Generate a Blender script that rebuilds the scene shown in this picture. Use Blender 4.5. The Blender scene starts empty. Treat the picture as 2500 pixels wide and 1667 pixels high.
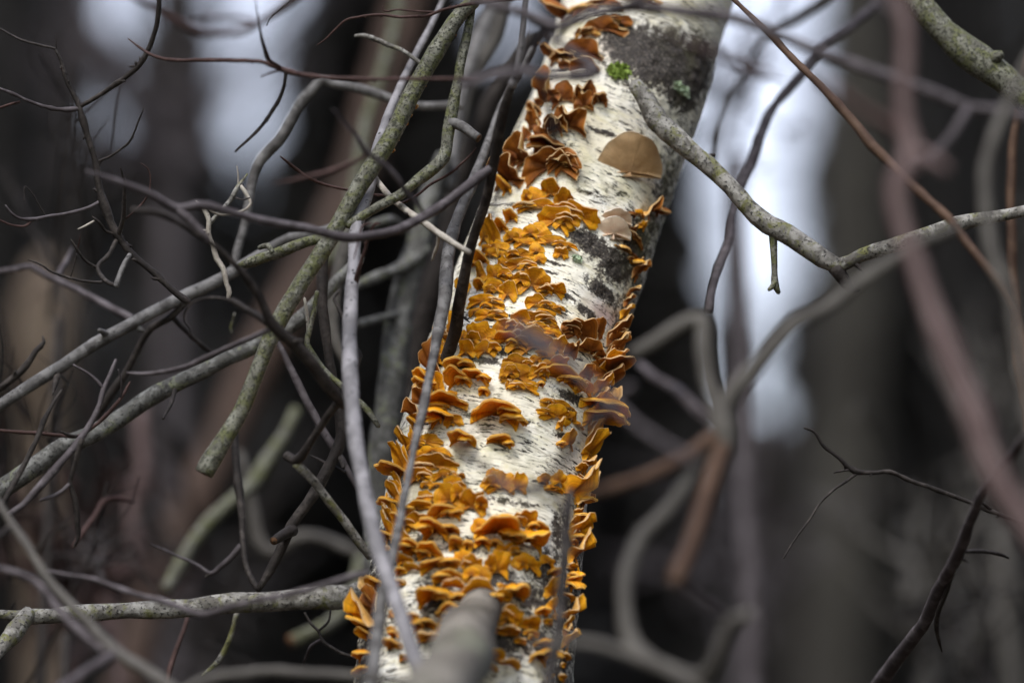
import bpy, math, random
import numpy as np
from mathutils import Vector, Matrix
from mathutils.bvhtree import BVHTree

# ------------------------------------------------------------------ camera, sky, sun, exposure
sc = bpy.context.scene
COL = sc.collection
PITCH = math.radians(20.0)
CAM = Vector((0.0, 0.0, 1.5))
LENS, SENSOR = 135.0, 36.0
KPX = SENSOR / LENS / 2500.0                    # radians per photo pixel
RT = Vector((1, 0, 0))
FW = Vector((0, math.cos(PITCH), math.sin(PITCH)))
UP = Vector((0, -math.sin(PITCH), math.cos(PITCH)))

cam_data = bpy.data.cameras.new('camera')
cam = bpy.data.objects.new('camera', cam_data)
COL.objects.link(cam)
cam.location = CAM
cam.rotation_euler = (math.radians(90) + PITCH, 0, 0)
cam_data.lens = LENS
cam_data.sensor_width = SENSOR
cam_data.clip_start = 0.05
cam_data.clip_end = 2000
cam_data.dof.use_dof = True
cam_data.dof.focus_distance = 2.222
cam_data.dof.aperture_fstop = 2.6
sc.camera = cam

SUN_EL, SUN_AZ = math.radians(45), math.radians(203)   # azimuth from +Y towards +X: behind the camera, a little to its left
world = bpy.data.worlds.new('World')
sc.world = world
world.use_nodes = True
wn = world.node_tree.nodes
wl = world.node_tree.links
wn.clear()
sky = wn.new('ShaderNodeTexSky')
sky.sky_type = 'NISHITA'
sky.sun_disc = False
sky.sun_elevation = SUN_EL
sky.sun_rotation = SUN_AZ
sky.air_density = 2.0
sky.dust_density = 0.3
sky.ozone_density = 2.5
wbg = wn.new('ShaderNodeBackground')
wbg.inputs['Strength'].default_value = 0.125
wout = wn.new('ShaderNodeOutputWorld')
whs = wn.new('ShaderNodeHueSaturation')          # thin overcast: the blue is washed out evenly over the whole sky
whs.inputs['Hue'].default_value = 0.535
whs.inputs['Saturation'].default_value = 0.5
wl.new(sky.outputs[0], whs.inputs['Color'])
wl.new(whs.outputs[0], wbg.inputs['Color'])
wl.new(wbg.outputs[0], wout.inputs['Surface'])

sun_data = bpy.data.lights.new('sun', 'SUN')
sun_data.energy = 1.5
sun_data.angle = math.radians(18)
sun_data.color = (1.0, 0.96, 0.9)
sun = bpy.data.objects.new('sun', sun_data)
COL.objects.link(sun)
to_sun = Vector((math.sin(SUN_AZ) * math.cos(SUN_EL), math.cos(SUN_AZ) * math.cos(SUN_EL), math.sin(SUN_EL)))
sun.rotation_euler = (-to_sun).to_track_quat('-Z', 'Y').to_euler()
sun.location = (0, -5, 9)

sc.view_settings.view_transform = 'Standard'
sc.view_settings.look = 'None'
sc.view_settings.gamma = 1.0
sc.view_settings.use_curve_mapping = False
sc.view_settings.exposure = 1.38
sc.cycles.use_denoising = True
sc.cycles.max_bounces = 6

# ------------------------------------------------------------------ helpers
rng = random.Random(7)
nrng = np.random.RandomState(11)


def P(px, py, d):
    """photo pixel (2500 x 1667) at depth d metres along the view axis -> world point"""
    return CAM + (FW + RT * float((px - 1250.0) * KPX) + UP * float((833.5 - py) * KPX)) * float(d)


def project(p):
    q = p - CAM
    d = q.dot(FW)
    return 1250 + q.dot(RT) / d / KPX, 833.5 - q.dot(UP) / d / KPX, d


TILES = {  # zoomed views of the photograph in which positions were read: x0, y0, photo pixels per view pixel
    'A': (0, 0, 900 / 2352), 'B': (0, 500, 900 / 2352), 'C': (0, 1067, 900 / 2352),
    'D': (700, 0, 600 / 2352), 'E': (1100, 0, 600 / 2352), 'F': (1050, 380, 600 / 2352),
    'G': (950, 750, 600 / 2352), 'H': (850, 1100, 650 / 1798), 'I': (1600, 0, 900 / 2352),
    'J': (1600, 500, 900 / 2352), 'K': (1500, 1067, 1000 / 2352), 'L': (600, 300, 600 / 1568),
    'P': (950, 650, 400 / 2091), 'Q': (1200, 650, 400 / 2091), 'R': (900, 900, 400 / 2091),
    'S': (1200, 900, 400 / 2091), 'T': (900, 1150, 300 / 1568), 'U': (1150, 1200, 350 / 1829),
    'V': (850, 1380, 350 / 1912), 'W': (1150, 1400, 350 / 2055), 'X': (1100, 350, 300 / 2138),
    'Y': (1080, 520, 340 / 2352), 'Z': (1150, 100, 350 / 1829), 'AA': (1400, 450, 250 / 1307),
    'N': (0, 0, 1.0),
}


def vnoise(p, seed=0):
    """value noise, p: (n,3) -> (n,) in 0..1"""
    p = np.asarray(p, dtype=np.float64)
    i = np.floor(p).astype(np.int64)
    f = p - i
    f = f * f * (3 - 2 * f)

    def h(ix, iy, iz):
        n = (ix * 374761393 + iy * 668265263 + iz * 2147483647 + seed * 144665) & 0xffffffff
        n = ((n ^ (n >> 13)) * 1274126177) & 0xffffffff
        n = n ^ (n >> 16)
        return (n & 0xffff) / 65535.0
    out = 0
    for dx in (0, 1):
        for dy in (0, 1):
            for dz in (0, 1):
                w = (f[:, 0] if dx else 1 - f[:, 0]) * (f[:, 1] if dy else 1 - f[:, 1]) * (f[:, 2] if dz else 1 - f[:, 2])
                out = out + w * h(i[:, 0] + dx, i[:, 1] + dy, i[:, 2] + dz)
    return out


def fbm(p, octaves=3, seed=0):
    p = np.asarray(p, dtype=np.float64)
    a, s, t = 0.5, 0, 0
    for o in range(octaves):
        s = s + a * vnoise(p * (2 ** o), seed + o)
        t += a
        a *= 0.5
    return s / t


def tag(o, label=None, cat=None, group=None, kind=None):
    if label:
        o['label'] = label
    if cat:
        o['category'] = cat
    if group:
        o['group'] = group
    if kind:
        o['kind'] = kind
    return o


def mesh_obj(name, verts, faces, mat, parent=None, loc=None, uv=None, matidx=None, smooth=True):
    me = bpy.data.meshes.new(name)
    verts = np.asarray(verts, dtype=np.float32)
    me.from_pydata(verts.tolist(), [], faces)
    for m in (mat if isinstance(mat, (list, tuple)) else [mat]):
        me.materials.append(m)
    if smooth:
        me.polygons.foreach_set('use_smooth', np.ones(len(me.polygons), dtype=bool))
    if matidx is not None:
        me.polygons.foreach_set('material_index', np.asarray(matidx, dtype=np.int32))
    if uv is not None:
        ly = me.uv_layers.new(name='UVMap')
        li = np.empty(len(me.loops), dtype=np.int32)
        me.loops.foreach_get('vertex_index', li)
        ly.data.foreach_set('uv', np.asarray(uv, dtype=np.float32)[li].ravel())
    me.update()
    o = bpy.data.objects.new(name, me)
    COL.objects.link(o)
    if loc is not None:
        o.location = loc
    if parent is not None:
        o.parent = parent
    return o


def empty(name, loc):
    o = bpy.data.objects.new(name, None)
    o.empty_display_size = 0.05
    COL.objects.link(o)
    o.location = loc
    return o


# ------------------------------------------------------------------ materials
def new_mat(name):
    m = bpy.data.materials.new(name)
    m.use_nodes = True
    nt = m.node_tree
    nt.nodes.clear()
    out = nt.nodes.new('ShaderNodeOutputMaterial')
    bs = nt.nodes.new('ShaderNodeBsdfPrincipled')
    nt.links.new(bs.outputs[0], out.inputs['Surface'])
    return m, nt, bs, out


class NB:
    """tiny node builder"""
    def __init__(self, nt):
        self.nt = nt

    def n(self, t, **kw):
        x = self.nt.nodes.new(t)
        for a, b in kw.items():
            setattr(x, a, b)
        return x

    def l(self, a, b):
        self.nt.links.new(a, b)

    def mapping(self, vec, scale, loc=(0, 0, 0)):
        m = self.n('ShaderNodeMapping')
        m.inputs['Scale'].default_value = scale
        m.inputs['Location'].default_value = loc
        self.l(vec, m.inputs['Vector'])
        return m.outputs[0]

    def noise(self, vec, scale=5.0, detail=3.0, rough=0.55, dist=0.0):
        x = self.n('ShaderNodeTexNoise')
        x.inputs['Scale'].default_value = scale
        x.inputs['Detail'].default_value = detail
        x.inputs['Roughness'].default_value = rough
        x.inputs['Distortion'].default_value = dist
        self.l(vec, x.inputs['Vector'])
        return x.outputs['Fac']

    def voronoi(self, vec, scale, feature='F1', rnd=1.0):
        x = self.n('ShaderNodeTexVoronoi')
        x.feature = feature
        x.inputs['Scale'].default_value = scale
        x.inputs['Randomness'].default_value = rnd
        self.l(vec, x.inputs['Vector'])
        return x.outputs['Distance']

    def ramp(self, fac, stops, interp='LINEAR'):
        x = self.n('ShaderNodeValToRGB')
        x.color_ramp.interpolation = interp
        el = x.color_ramp.elements
        while len(el) < len(stops):
            el.new(0.5)
        for e, (p, c) in zip(el, stops):
            e.position = p
            e.color = (c, c, c, 1) if isinstance(c, (int, float)) else (*c, 1)
        self.l(fac, x.inputs['Fac'])
        return x.outputs['Color']

    def mix(self, fac, a, b, blend='MIX'):
        x = self.n('ShaderNodeMixRGB')
        x.blend_type = blend
        for s, v in ((x.inputs['Fac'], fac), (x.inputs['Color1'], a), (x.inputs['Color2'], b)):
            if isinstance(v, (int, float)):
                s.default_value = v if s.type == 'VALUE' else (v, v, v, 1)
            elif isinstance(v, tuple):
                s.default_value = (*v, 1)
            else:
                self.l(v, s)
        return x.outputs['Color']

    def math(self, op, a, b=0.0, clamp=False):
        x = self.n('ShaderNodeMath', operation=op)
        x.use_clamp = clamp
        for s, v in ((x.inputs[0], a), (x.inputs[1], b)):
            if isinstance(v, (int, float)):
                s.default_value = v
            else:
                self.l(v, s)
        return x.outputs[0]

    def bump(self, h, strength, dist):
        x = self.n('ShaderNodeBump')
        x.inputs['Strength'].default_value = strength
        x.inputs['Distance'].default_value = dist
        self.l(h, x.inputs['Height'])
        return x.outputs[0]


def bark_mat(name, base, light, spot, scale=90.0, light_at=0.52, spot_at=0.62, bump=0.5, rough=0.75, lichen=None, lichen_at=0.55, dots=None):
    """twig and limb bark: base colour, paler weathered patches, dark specks, lichen film"""
    m, nt, bs, out = new_mat(name)
    b = NB(nt)
    co = b.n('ShaderNodeTexCoord').outputs['Object']
    n1 = b.noise(co, scale, 4, 0.6, 0.4)
    n2 = b.noise(co, scale * 4.2, 3, 0.6)
    n3 = b.noise(co, scale * 0.33, 3, 0.5)
    f1 = b.ramp(n1, [(light_at - 0.07, 0.0), (light_at + 0.09, 1.0)])
    col = b.mix(f1, base, light)
    f3 = b.ramp(n3, [(0.35, 0.0), (0.7, 0.6)])
    col = b.mix(f3, col, tuple(0.5 * (x + y) * 0.8 for x, y in zip(base, light)))
    if lichen is not None:
        n4 = b.noise(co, scale * 0.8, 5, 0.65, 0.8)
        f4 = b.ramp(n4, [(lichen_at - 0.05, 0.0), (lichen_at + 0.07, 1.0)])
        n5 = b.noise(co, scale * 5.5, 2, 0.5)
        lc = b.mix(n5, tuple(x * 0.55 for x in lichen), tuple(min(1, x * 1.5) for x in lichen))
        col = b.mix(f4, col, lc)
    f2 = b.ramp(n2, [(spot_at - 0.03, 0.0), (spot_at + 0.05, 1.0)])
    col = b.mix(b.math('MULTIPLY', f2, 0.85), col, spot)
    if dots is not None:
        v = b.voronoi(co, dots, rnd=0.9)
        fd = b.ramp(v, [(0.12, 1.0), (0.2, 0.0)])
        col = b.mix(b.math('MULTIPLY', fd, 0.9), col, spot)
    b.l(col, bs.inputs['Base Color'])
    bs.inputs['Roughness'].default_value = rough
    bs.inputs['Specular IOR Level'].default_value = 0.3
    hgt = b.math('ADD', b.math('MULTIPLY', n1, 0.6), b.math('MULTIPLY', n2, 0.4))
    b.l(b.bump(hgt, bump, 0.0015), bs.inputs['Normal'])
    return m


M = {}
M['dark'] = bark_mat('bark_dark_brown', (0.014, 0.0105, 0.0095), (0.06, 0.05, 0.046), (0.005, 0.004, 0.004), 120, 0.56, 0.6, 0.8)
M['red'] = bark_mat('bark_red_brown', (0.034, 0.015, 0.012), (0.085, 0.048, 0.044), (0.012, 0.007, 0.006), 110, 0.56, 0.62, 0.7)
M['grey'] = bark_mat('bark_smooth_grey', (0.055, 0.051, 0.05), (0.165, 0.16, 0.16), (0.015, 0.013, 0.013), 110, 0.5, 0.63, 0.5)
M['green'] = bark_mat('bark_lichen_green', (0.085, 0.082, 0.064), (0.20, 0.20, 0.165), (0.02, 0.021, 0.014), 150, 0.5, 0.54, 0.9, lichen=(0.095, 0.10, 0.042), lichen_at=0.52)
M['pale'] = bark_mat('bark_pale_spotted', (0.13, 0.125, 0.134), (0.27, 0.26, 0.278), (0.02, 0.019, 0.02), 60, 0.5, 0.66, 0.3, dots=190)
M['purple'] = bark_mat('bark_purple_grey', (0.040, 0.032, 0.035), (0.11, 0.096, 0.104), (0.013, 0.010, 0.011), 95, 0.52, 0.66, 0.4)
M['orange'] = bark_mat('bark_orange_brown', (0.045, 0.0225, 0.0128), (0.09, 0.052, 0.033), (0.03, 0.015, 0.01), 70, 0.52, 0.66, 0.4)
M['pink'] = bark_mat('bark_pink_brown', (0.09, 0.058, 0.056), (0.14, 0.099, 0.096), (0.032, 0.02, 0.02), 50, 0.5, 0.68, 0.4)
M['mottled'] = bark_mat('bark_mottled_lichen', (0.05, 0.048, 0.044), (0.185, 0.185, 0.178), (0.011, 0.010, 0.009), 115, 0.53, 0.58, 0.9, lichen=(0.14, 0.15, 0.09), lichen_at=0.6)
M['limb'] = bark_mat('bark_crusty_limb', (0.085, 0.078, 0.068), (0.30, 0.29, 0.27), (0.014, 0.012, 0.011), 120, 0.5, 0.585, 1.0, lichen=(0.12, 0.12, 0.045), lichen_at=0.57)
M['smooth'] = bark_mat('bark_smooth_taupe', (0.062, 0.056, 0.05), (0.108, 0.10, 0.09), (0.025, 0.022, 0.02), 50, 0.52, 0.68, 0.4)
M['mossgrey'] = bark_mat('bark_moss_grey', (0.085, 0.075, 0.06), (0.22, 0.20, 0.17), (0.03, 0.025, 0.02), 26, 0.5, 0.6, 0.7, lichen=(0.15, 0.16, 0.11), lichen_at=0.58)
M['bone'] = bark_mat('bark_peeled_bone', (0.26, 0.23, 0.2), (0.42, 0.39, 0.34), (0.05, 0.04, 0.035), 120, 0.5, 0.64, 0.5)
M['cut'] = bark_mat('cut_wood_end', (0.05, 0.03, 0.02), (0.22, 0.10, 0.04), (0.01, 0.008, 0.007), 200, 0.55, 0.6, 0.6)
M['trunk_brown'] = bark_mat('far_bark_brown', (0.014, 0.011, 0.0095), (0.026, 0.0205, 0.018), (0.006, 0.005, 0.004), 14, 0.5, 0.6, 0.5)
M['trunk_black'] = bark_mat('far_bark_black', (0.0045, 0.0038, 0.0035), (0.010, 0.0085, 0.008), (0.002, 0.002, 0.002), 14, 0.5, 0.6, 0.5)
M['trunk_olive'] = bark_mat('far_bark_olive', (0.030, 0.027, 0.023), (0.052, 0.048, 0.041), (0.011, 0.010, 0.009), 14, 0.5, 0.6, 0.5)
M['sapling'] = bark_mat('far_bark_russet', (0.034, 0.019, 0.0125), (0.058, 0.034, 0.024), (0.015, 0.009, 0.006), 20, 0.5, 0.64, 0.5)
M['trunk_tan'] = bark_mat('far_bark_tan', (0.10, 0.072, 0.052), (0.18, 0.14, 0.106), (0.04, 0.028, 0.02), 14, 0.5, 0.65, 0.5)


def foliage_mat(name, c1, c2):
    m, nt, bs, out = new_mat(name)
    b = NB(nt)
    co = b.n('ShaderNodeTexCoord').outputs['Object']
    b.l(b.mix(b.noise(co, 2.5, 3), c1, c2), bs.inputs['Base Color'])
    bs.inputs['Roughness'].default_value = 0.8
    return m


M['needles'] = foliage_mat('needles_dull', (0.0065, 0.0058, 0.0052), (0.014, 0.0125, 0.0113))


def birch_mat():
    m, nt, bs, out = new_mat('birch_bark')
    b = NB(nt)
    uv = b.n('ShaderNodeUVMap').outputs[0]          # metres round the stem, metres along it
    scar = b.n('ShaderNodeAttribute', attribute_name='scar').outputs['Fac']
    pinkf = b.n('ShaderNodeAttribute', attribute_name='pink').outputs['Fac']
    mossf = b.n('ShaderNodeAttribute', attribute_name='algae').outputs['Fac']
    # paper colour: cream, chalk, faint yellow and blue grey films
    big = b.noise(uv, 32, 4, 0.55, 0.5)
    col = b.ramp(big, [(0.32, (0.60, 0.55, 0.42)), (0.46, (0.82, 0.78, 0.65)), (0.6, (0.90, 0.87, 0.78)), (0.72, (0.74, 0.75, 0.73))])
    yel = b.ramp(b.noise(b.mapping(uv, (1, 2.2, 1), (3.1, 0, 0)), 55, 4, 0.6, 0.6), [(0.52, 0.0), (0.68, 0.65)])
    col = b.mix(yel, col, (0.72, 0.66, 0.40))
    # fine horizontal peeling lines
    lines = b.noise(b.mapping(uv, (1.0, 9.0, 1)), 60, 5, 0.7, 0.8)
    lf = b.ramp(lines, [(0.54, 0.0), (0.62, 0.7)])
    col = b.mix(lf, col, (0.33, 0.29, 0.22))
    # short lenticel dashes
    wob = b.noise(uv, 60, 3, 0.5)
    uvw = b.n('ShaderNodeVectorMath', operation='ADD')
    cmb = b.n('ShaderNodeCombineXYZ')
    b.l(b.math('MULTIPLY', b.math('SUBTRACT', wob, 0.5), 0.008), cmb.inputs['Y'])
    b.l(uv, uvw.inputs[0])
    b.l(cmb.outputs[0], uvw.inputs[1])
    v1 = b.noise(b.mapping(uvw.outputs[0], (1.0, 5.5, 1), (0.7, 0.3, 0)), 88, 2.2, 0.6, 0.25)
    patch = b.noise(uv, 38, 3, 0.55)
    thr = b.math('ADD', v1, b.math('MULTIPLY', b.math('SUBTRACT', patch, 0.5), 0.30))
    ragged = b.noise(b.mapping(uv, (1, 1.6, 1)), 520, 3, 0.65)
    thr = b.math('ADD', thr, b.math('MULTIPLY', b.math('SUBTRACT', ragged, 0.5), 0.34))
    len1 = b.ramp(thr, [(0.60, 0.0), (0.66, 1.0)])
    v2 = b.noise(b.mapping(uvw.outputs[0], (1.0, 4.0, 1), (5.7, 1.3, 0)), 210, 3, 0.65, 0.3)
    thr2 = b.math('ADD', v2, b.math('MULTIPLY', b.math('SUBTRACT', patch, 0.5), 0.35))
    len2 = b.ramp(thr2, [(0.60, 0.0), (0.67, 0.9)])
    dark = b.math('MAXIMUM', len1, len2)
    # crusty black scars with chalky flecks
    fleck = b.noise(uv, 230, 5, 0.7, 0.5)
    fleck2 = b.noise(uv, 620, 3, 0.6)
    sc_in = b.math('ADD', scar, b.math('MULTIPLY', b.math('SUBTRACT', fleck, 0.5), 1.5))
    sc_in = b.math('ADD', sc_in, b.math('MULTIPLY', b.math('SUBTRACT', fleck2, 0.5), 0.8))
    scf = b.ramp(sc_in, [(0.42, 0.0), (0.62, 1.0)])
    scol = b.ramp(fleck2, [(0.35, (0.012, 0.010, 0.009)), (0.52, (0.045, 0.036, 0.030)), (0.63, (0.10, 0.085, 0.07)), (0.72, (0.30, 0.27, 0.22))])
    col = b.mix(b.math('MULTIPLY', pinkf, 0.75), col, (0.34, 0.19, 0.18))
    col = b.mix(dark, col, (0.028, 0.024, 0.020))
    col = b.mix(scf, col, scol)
    alg = b.math('MULTIPLY', mossf, b.ramp(b.noise(uv, 90, 5, 0.65, 0.6), [(0.42, 0.0), (0.6, 1.0)]))
    col = b.mix(b.math('MULTIPLY', alg, 0.7), col, (0.16, 0.16, 0.06))
    b.l(col, bs.inputs['Base Color'])
    bs.inputs['Roughness'].default_value = 0.62
    bs.inputs['Specular IOR Level'].default_value = 0.35
    h = b.math('ADD', b.math('MULTIPLY', lines, 0.5), b.math('MULTIPLY', fleck, 0.35))
    h = b.math('SUBTRACT', h, b.math('MULTIPLY', dark, 0.5))
    h = b.math('ADD', h, b.math('MULTIPLY', b.math('MULTIPLY', scf, fleck2), 1.4))
    b.l(b.bump(h, 0.7, 0.0012), bs.inputs['Normal'])
    return m


M['birch'] = birch_mat()


def fungus_mat(name, stops, rim, trans=0.22, fibre=0.5, rough=0.55, zoning=0.36):
    """flesh of a bracket: growth zones run parallel to the rim, fibres run out to it"""
    m, nt, bs, out = new_mat(name)
    b = NB(nt)
    uv = b.n('ShaderNodeUVMap').outputs[0]
    sep = b.n('ShaderNodeSeparateXYZ')
    b.l(uv, sep.inputs[0])
    info = b.n('ShaderNodeObjectInfo').outputs['Random']
    co = b.n('ShaderNodeTexCoord').outputs['Object']
    off = b.n('ShaderNodeCombineXYZ')
    b.l(b.math('MULTIPLY', info, 37.0), off.inputs['X'])
    b.l(b.math('MULTIPLY', info, 11.0), off.inputs['Y'])
    va = b.n('ShaderNodeVectorMath', operation='ADD')
    b.l(uv, va.inputs[0])
    b.l(off.outputs[0], va.inputs[1])
    uvr = va.outputs[0]
    wob = b.noise(uvr, 5, 3)
    s = b.math('ADD', sep.outputs['Y'], b.math('MULTIPLY', b.math('SUBTRACT', wob, 0.5), 0.16))
    col = b.ramp(s, stops)
    zone = b.noise(b.mapping(uvr, (0.7, 9.0, 1)), 1.6, 2, 0.5, 0.3)
    col = b.mix(b.ramp(zone, [(0.45, 0.0), (0.6, zoning)]), col, tuple(x * 0.55 for x in stops[1][1]))
    fib = b.noise(b.mapping(uvr, (30.0, 1.2, 1)), 1.0, 3, 0.6)
    col = b.mix(b.math('MULTIPLY', b.ramp(fib, [(0.56, 0.0), (0.7, 1.0)]), fibre), col, tuple(x * 0.35 for x in stops[1][1]))
    mott = b.noise(co, 260, 3, 0.6)
    col = b.mix(b.ramp(mott, [(0.4, 0.0), (0.75, 0.35)]), col, tuple(min(1, x * 1.25) for x in stops[-1][1]))
    tone = b.ramp(info, [(0.0, (0.72, 0.66, 0.6)), (0.5, (1.0, 1.0, 1.0)), (1.0, (1.12, 1.1, 1.0))])
    col = b.mix(1.0, col, tone, 'MULTIPLY')
    rf = b.ramp(sep.outputs['Y'], [(0.965, 0.0), (0.995, 1.0)])
    col = b.mix(b.math('MULTIPLY', rf, 0.85), col, rim)
    b.l(col, bs.inputs['Base Color'])
    bs.inputs['Roughness'].default_value = rough
    bs.inputs['Specular IOR Level'].default_value = 0.3
    h = b.math('ADD', b.math('MULTIPLY', fib, 0.6), b.math('MULTIPLY', zone, 2.0 * zoning))
    b.l(b.bump(h, 0.55, 0.0008), bs.inputs['Normal'])
    if trans > 0:
        tr = b.n('ShaderNodeBsdfTranslucent')
        b.l(col, tr.inputs['Color'])
        mx = b.n('ShaderNodeMixShader')
        mx.inputs['Fac'].default_value = trans
        b.l(bs.outputs[0], mx.inputs[1])
        b.l(tr.outputs[0], mx.inputs[2])
        b.l(mx.outputs[0], out.inputs['Surface'])
    return m


M['f_orange'] = fungus_mat('fungus_orange', [(0.0, (0.24, 0.07, 0.010)), (0.3, (0.54, 0.18, 0.006)), (0.62, (0.84, 0.34, 0.005)), (0.93, (0.95, 0.47, 0.014))], (0.92, 0.60, 0.16), 0.3, 0.5)
M['f_brown'] = fungus_mat('fungus_brown', [(0.0, (0.07, 0.02, 0.007)), (0.35, (0.16, 0.045, 0.007)), (0.75, (0.28, 0.085, 0.008)), (0.95, (0.40, 0.14, 0.014))], (0.80, 0.52, 0.24))
M['f_top'] = fungus_mat('fungus_hairy_top', [(0.0, (0.34, 0.18, 0.06)), (0.4, (0.48, 0.25, 0.07)), (0.8, (0.66, 0.36, 0.09)), (0.97, (0.86, 0.54, 0.20))], (0.92, 0.66, 0.36), 0.2, 0.7, 0.85)
M['f_pale'] = fungus_mat('fungus_pale_beige', [(0.0, (0.42, 0.26, 0.14)), (0.35, (0.52, 0.33, 0.17)), (0.75, (0.60, 0.40, 0.22)), (0.96, (0.66, 0.47, 0.28))], (0.80, 0.66, 0.48), 0.2, 0.2, 0.7, 0.06)
M['f_pink'] = fungus_mat('fungus_pale_pink', [(0.0, (0.60, 0.44, 0.32)), (0.35, (0.84, 0.60, 0.43)), (0.75, (0.90, 0.68, 0.50)), (0.96, (0.93, 0.77, 0.60))], (0.95, 0.88, 0.78), 0.2, 0.1, 0.7, 0.06)


# ------------------------------------------------------------------ the setting: ground
def ground():
    n = 60
    xs = np.concatenate([-np.geomspace(400, 1, n // 2), [0], np.geomspace(1, 400, n // 2)])
    X, Y = np.meshgrid(xs, xs, indexing='ij')
    Pn = np.stack([X.ravel() * 0.35, Y.ravel() * 0.35, np.zeros(X.size)], 1)
    r = np.hypot(X, Y).ravel()
    Z = (fbm(Pn, 3, 5) - 0.5) * 0.25 * np.clip(r / 3.0, 0, 1) * np.clip(60 / (r + 1), 0, 1)
    V = np.stack([X.ravel(), Y.ravel(), Z], 1)
    m = len(xs)
    F = [(i * m + j, (i + 1) * m + j, (i + 1) * m + j + 1, i * m + j + 1) for i in range(m - 1) for j in range(m - 1)]
    mt, nt, bs, out = new_mat('leaf_litter')
    b = NB(nt)
    co = b.n('ShaderNodeTexCoord').outputs['Object']
    v = b.n('ShaderNodeTexVoronoi')
    v.inputs['Scale'].default_value = 18
    b.l(co, v.inputs['Vector'])
    c = b.ramp(b.noise(co, 30, 4), [(0.3, (0.02, 0.013, 0.008)), (0.55, (0.06, 0.038, 0.022)), (0.75, (0.12, 0.075, 0.04))])
    c = b.mix(0.4, c, v.outputs['Color'], 'MULTIPLY')
    b.l(c, bs.inputs['Base Color'])
    bs.inputs['Roughness'].default_value = 0.9
    b.l(b.bump(b.noise(co, 40, 4), 0.8, 0.03), bs.inputs['Normal'])
    return tag(mesh_obj('ground', V, F, mt), kind='structure')


ground()


# ------------------------------------------------------------------ tubes for trunks, limbs and twigs
def catmull(pts, n_per):
    """smooth curve through pts (n,4), chord-length tangents so uneven spacing never overshoots"""
    h = np.linalg.norm(np.diff(pts[:, :3], axis=0), axis=1) + 1e-9
    sl = np.diff(pts, axis=0) / h[:, None]
    m = np.empty_like(pts)
    m[0], m[-1] = sl[0], sl[-1]
    m[1:-1] = (sl[1:] * h[:-1, None] + sl[:-1] * h[1:, None]) / (h[:-1] + h[1:])[:, None]
    out = []
    for i in range(len(pts) - 1):
        t = np.linspace(0, 1, n_per[i], endpoint=False)[:, None]
        t2, t3 = t * t, t * t * t
        out.append((2 * t3 - 3 * t2 + 1) * pts[i] + (t3 - 2 * t2 + t) * h[i] * m[i] + (-2 * t3 + 3 * t2) * pts[i + 1] + (t3 - t2) * h[i] * m[i + 1])
    out.append(pts[-1:])
    return np.vstack(out)


SEED = [100]


def tube_mesh(pts, rad, knob=0.10, kink=0.25, step=2.2, bud=0.0, sides=None, blunt=False):
    """tapered, slightly knobbly stem through pts (n,3) with radii (n,)"""
    SEED[0] += 1
    sd = SEED[0]
    r_ = np.random.RandomState(sd)
    q = np.column_stack([np.asarray(pts, float), np.asarray(rad, float)])
    seg = np.linalg.norm(np.diff(q[:, :3], axis=0), axis=1)
    rm = np.maximum(0.5 * (q[:-1, 3] + q[1:, 3]), 0.0008)
    npseg = np.clip((seg / (rm * step)).astype(int), 2, 26)
    c = catmull(q, npseg)
    C, R = c[:, :3].copy(), np.maximum(c[:, 3], 0.0003)
    n = len(C)
    L = np.concatenate([[0], np.cumsum(np.linalg.norm(np.diff(C, axis=0), axis=1))])
    Ls = L[:, None] * np.array([1, 0, 0])
    mr = R.mean()
    for ax in range(3):
        C[:, ax] += (fbm(Ls / (mr * 9) + 13.7 * ax, 2, sd) - 0.5) * kink * R * 2
    R = R * (1 + (fbm(Ls / (mr * 3.2), 2, sd + 5) - 0.5) * 2 * knob)
    # swollen nodes
    if bud > 0:
        k = int(L[-1] / (mr * 14)) + 1
        for pos in r_.uniform(0, L[-1], k):
            R = R * (1 + bud * np.exp(-((L - pos) / (mr * 1.3)) ** 2))
    T = np.gradient(C, axis=0)
    T /= np.linalg.norm(T, axis=1)[:, None] + 1e-12
    nrm = np.cross(T[0], (0.3, 0.2, 0.93))
    nrm /= np.linalg.norm(nrm)
    S = sides or int(np.clip(6 + mr * 1100, 7, 20))
    V = []
    th = np.linspace(0, 2 * math.pi, S, endpoint=False)
    for i in range(n):
        nrm = nrm - T[i] * nrm.dot(T[i])
        nrm /= np.linalg.norm(nrm)
        bi = np.cross(T[i], nrm)
        V.append(C[i] + R[i] * (np.cos(th)[:, None] * nrm + np.sin(th)[:, None] * bi))
    V = np.array(V)
    # bark relief
    d = V - C[:, None, :]
    nz = (fbm(V.reshape(-1, 3) / (mr * 1.1), 2, sd + 9) - 0.5).reshape(n, S, 1)
    V = V + d * nz * knob * 1.6
    V = V.reshape(-1, 3)
    F = []
    for i in range(n - 1):
        for j in range(S):
            a, b2 = i * S + j, i * S + (j + 1) % S
            F.append((a, b2, b2 + S, a + S))
    ends = []
    for i, sgn in ((0, -1), (n - 1, 1)):
        tip = C[i] + T[i] * sgn * R[i] * (0.1 if blunt else 0.7)
        V = np.vstack([V, tip])
        k = len(V) - 1
        ends.append(len(F))
        for j in range(S):
            a, b2 = i * S + j, i * S + (j + 1) % S
            F.append((b2, a, k) if sgn < 0 else (a, b2, k))
    return V, F, C, R, L, ends


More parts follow.
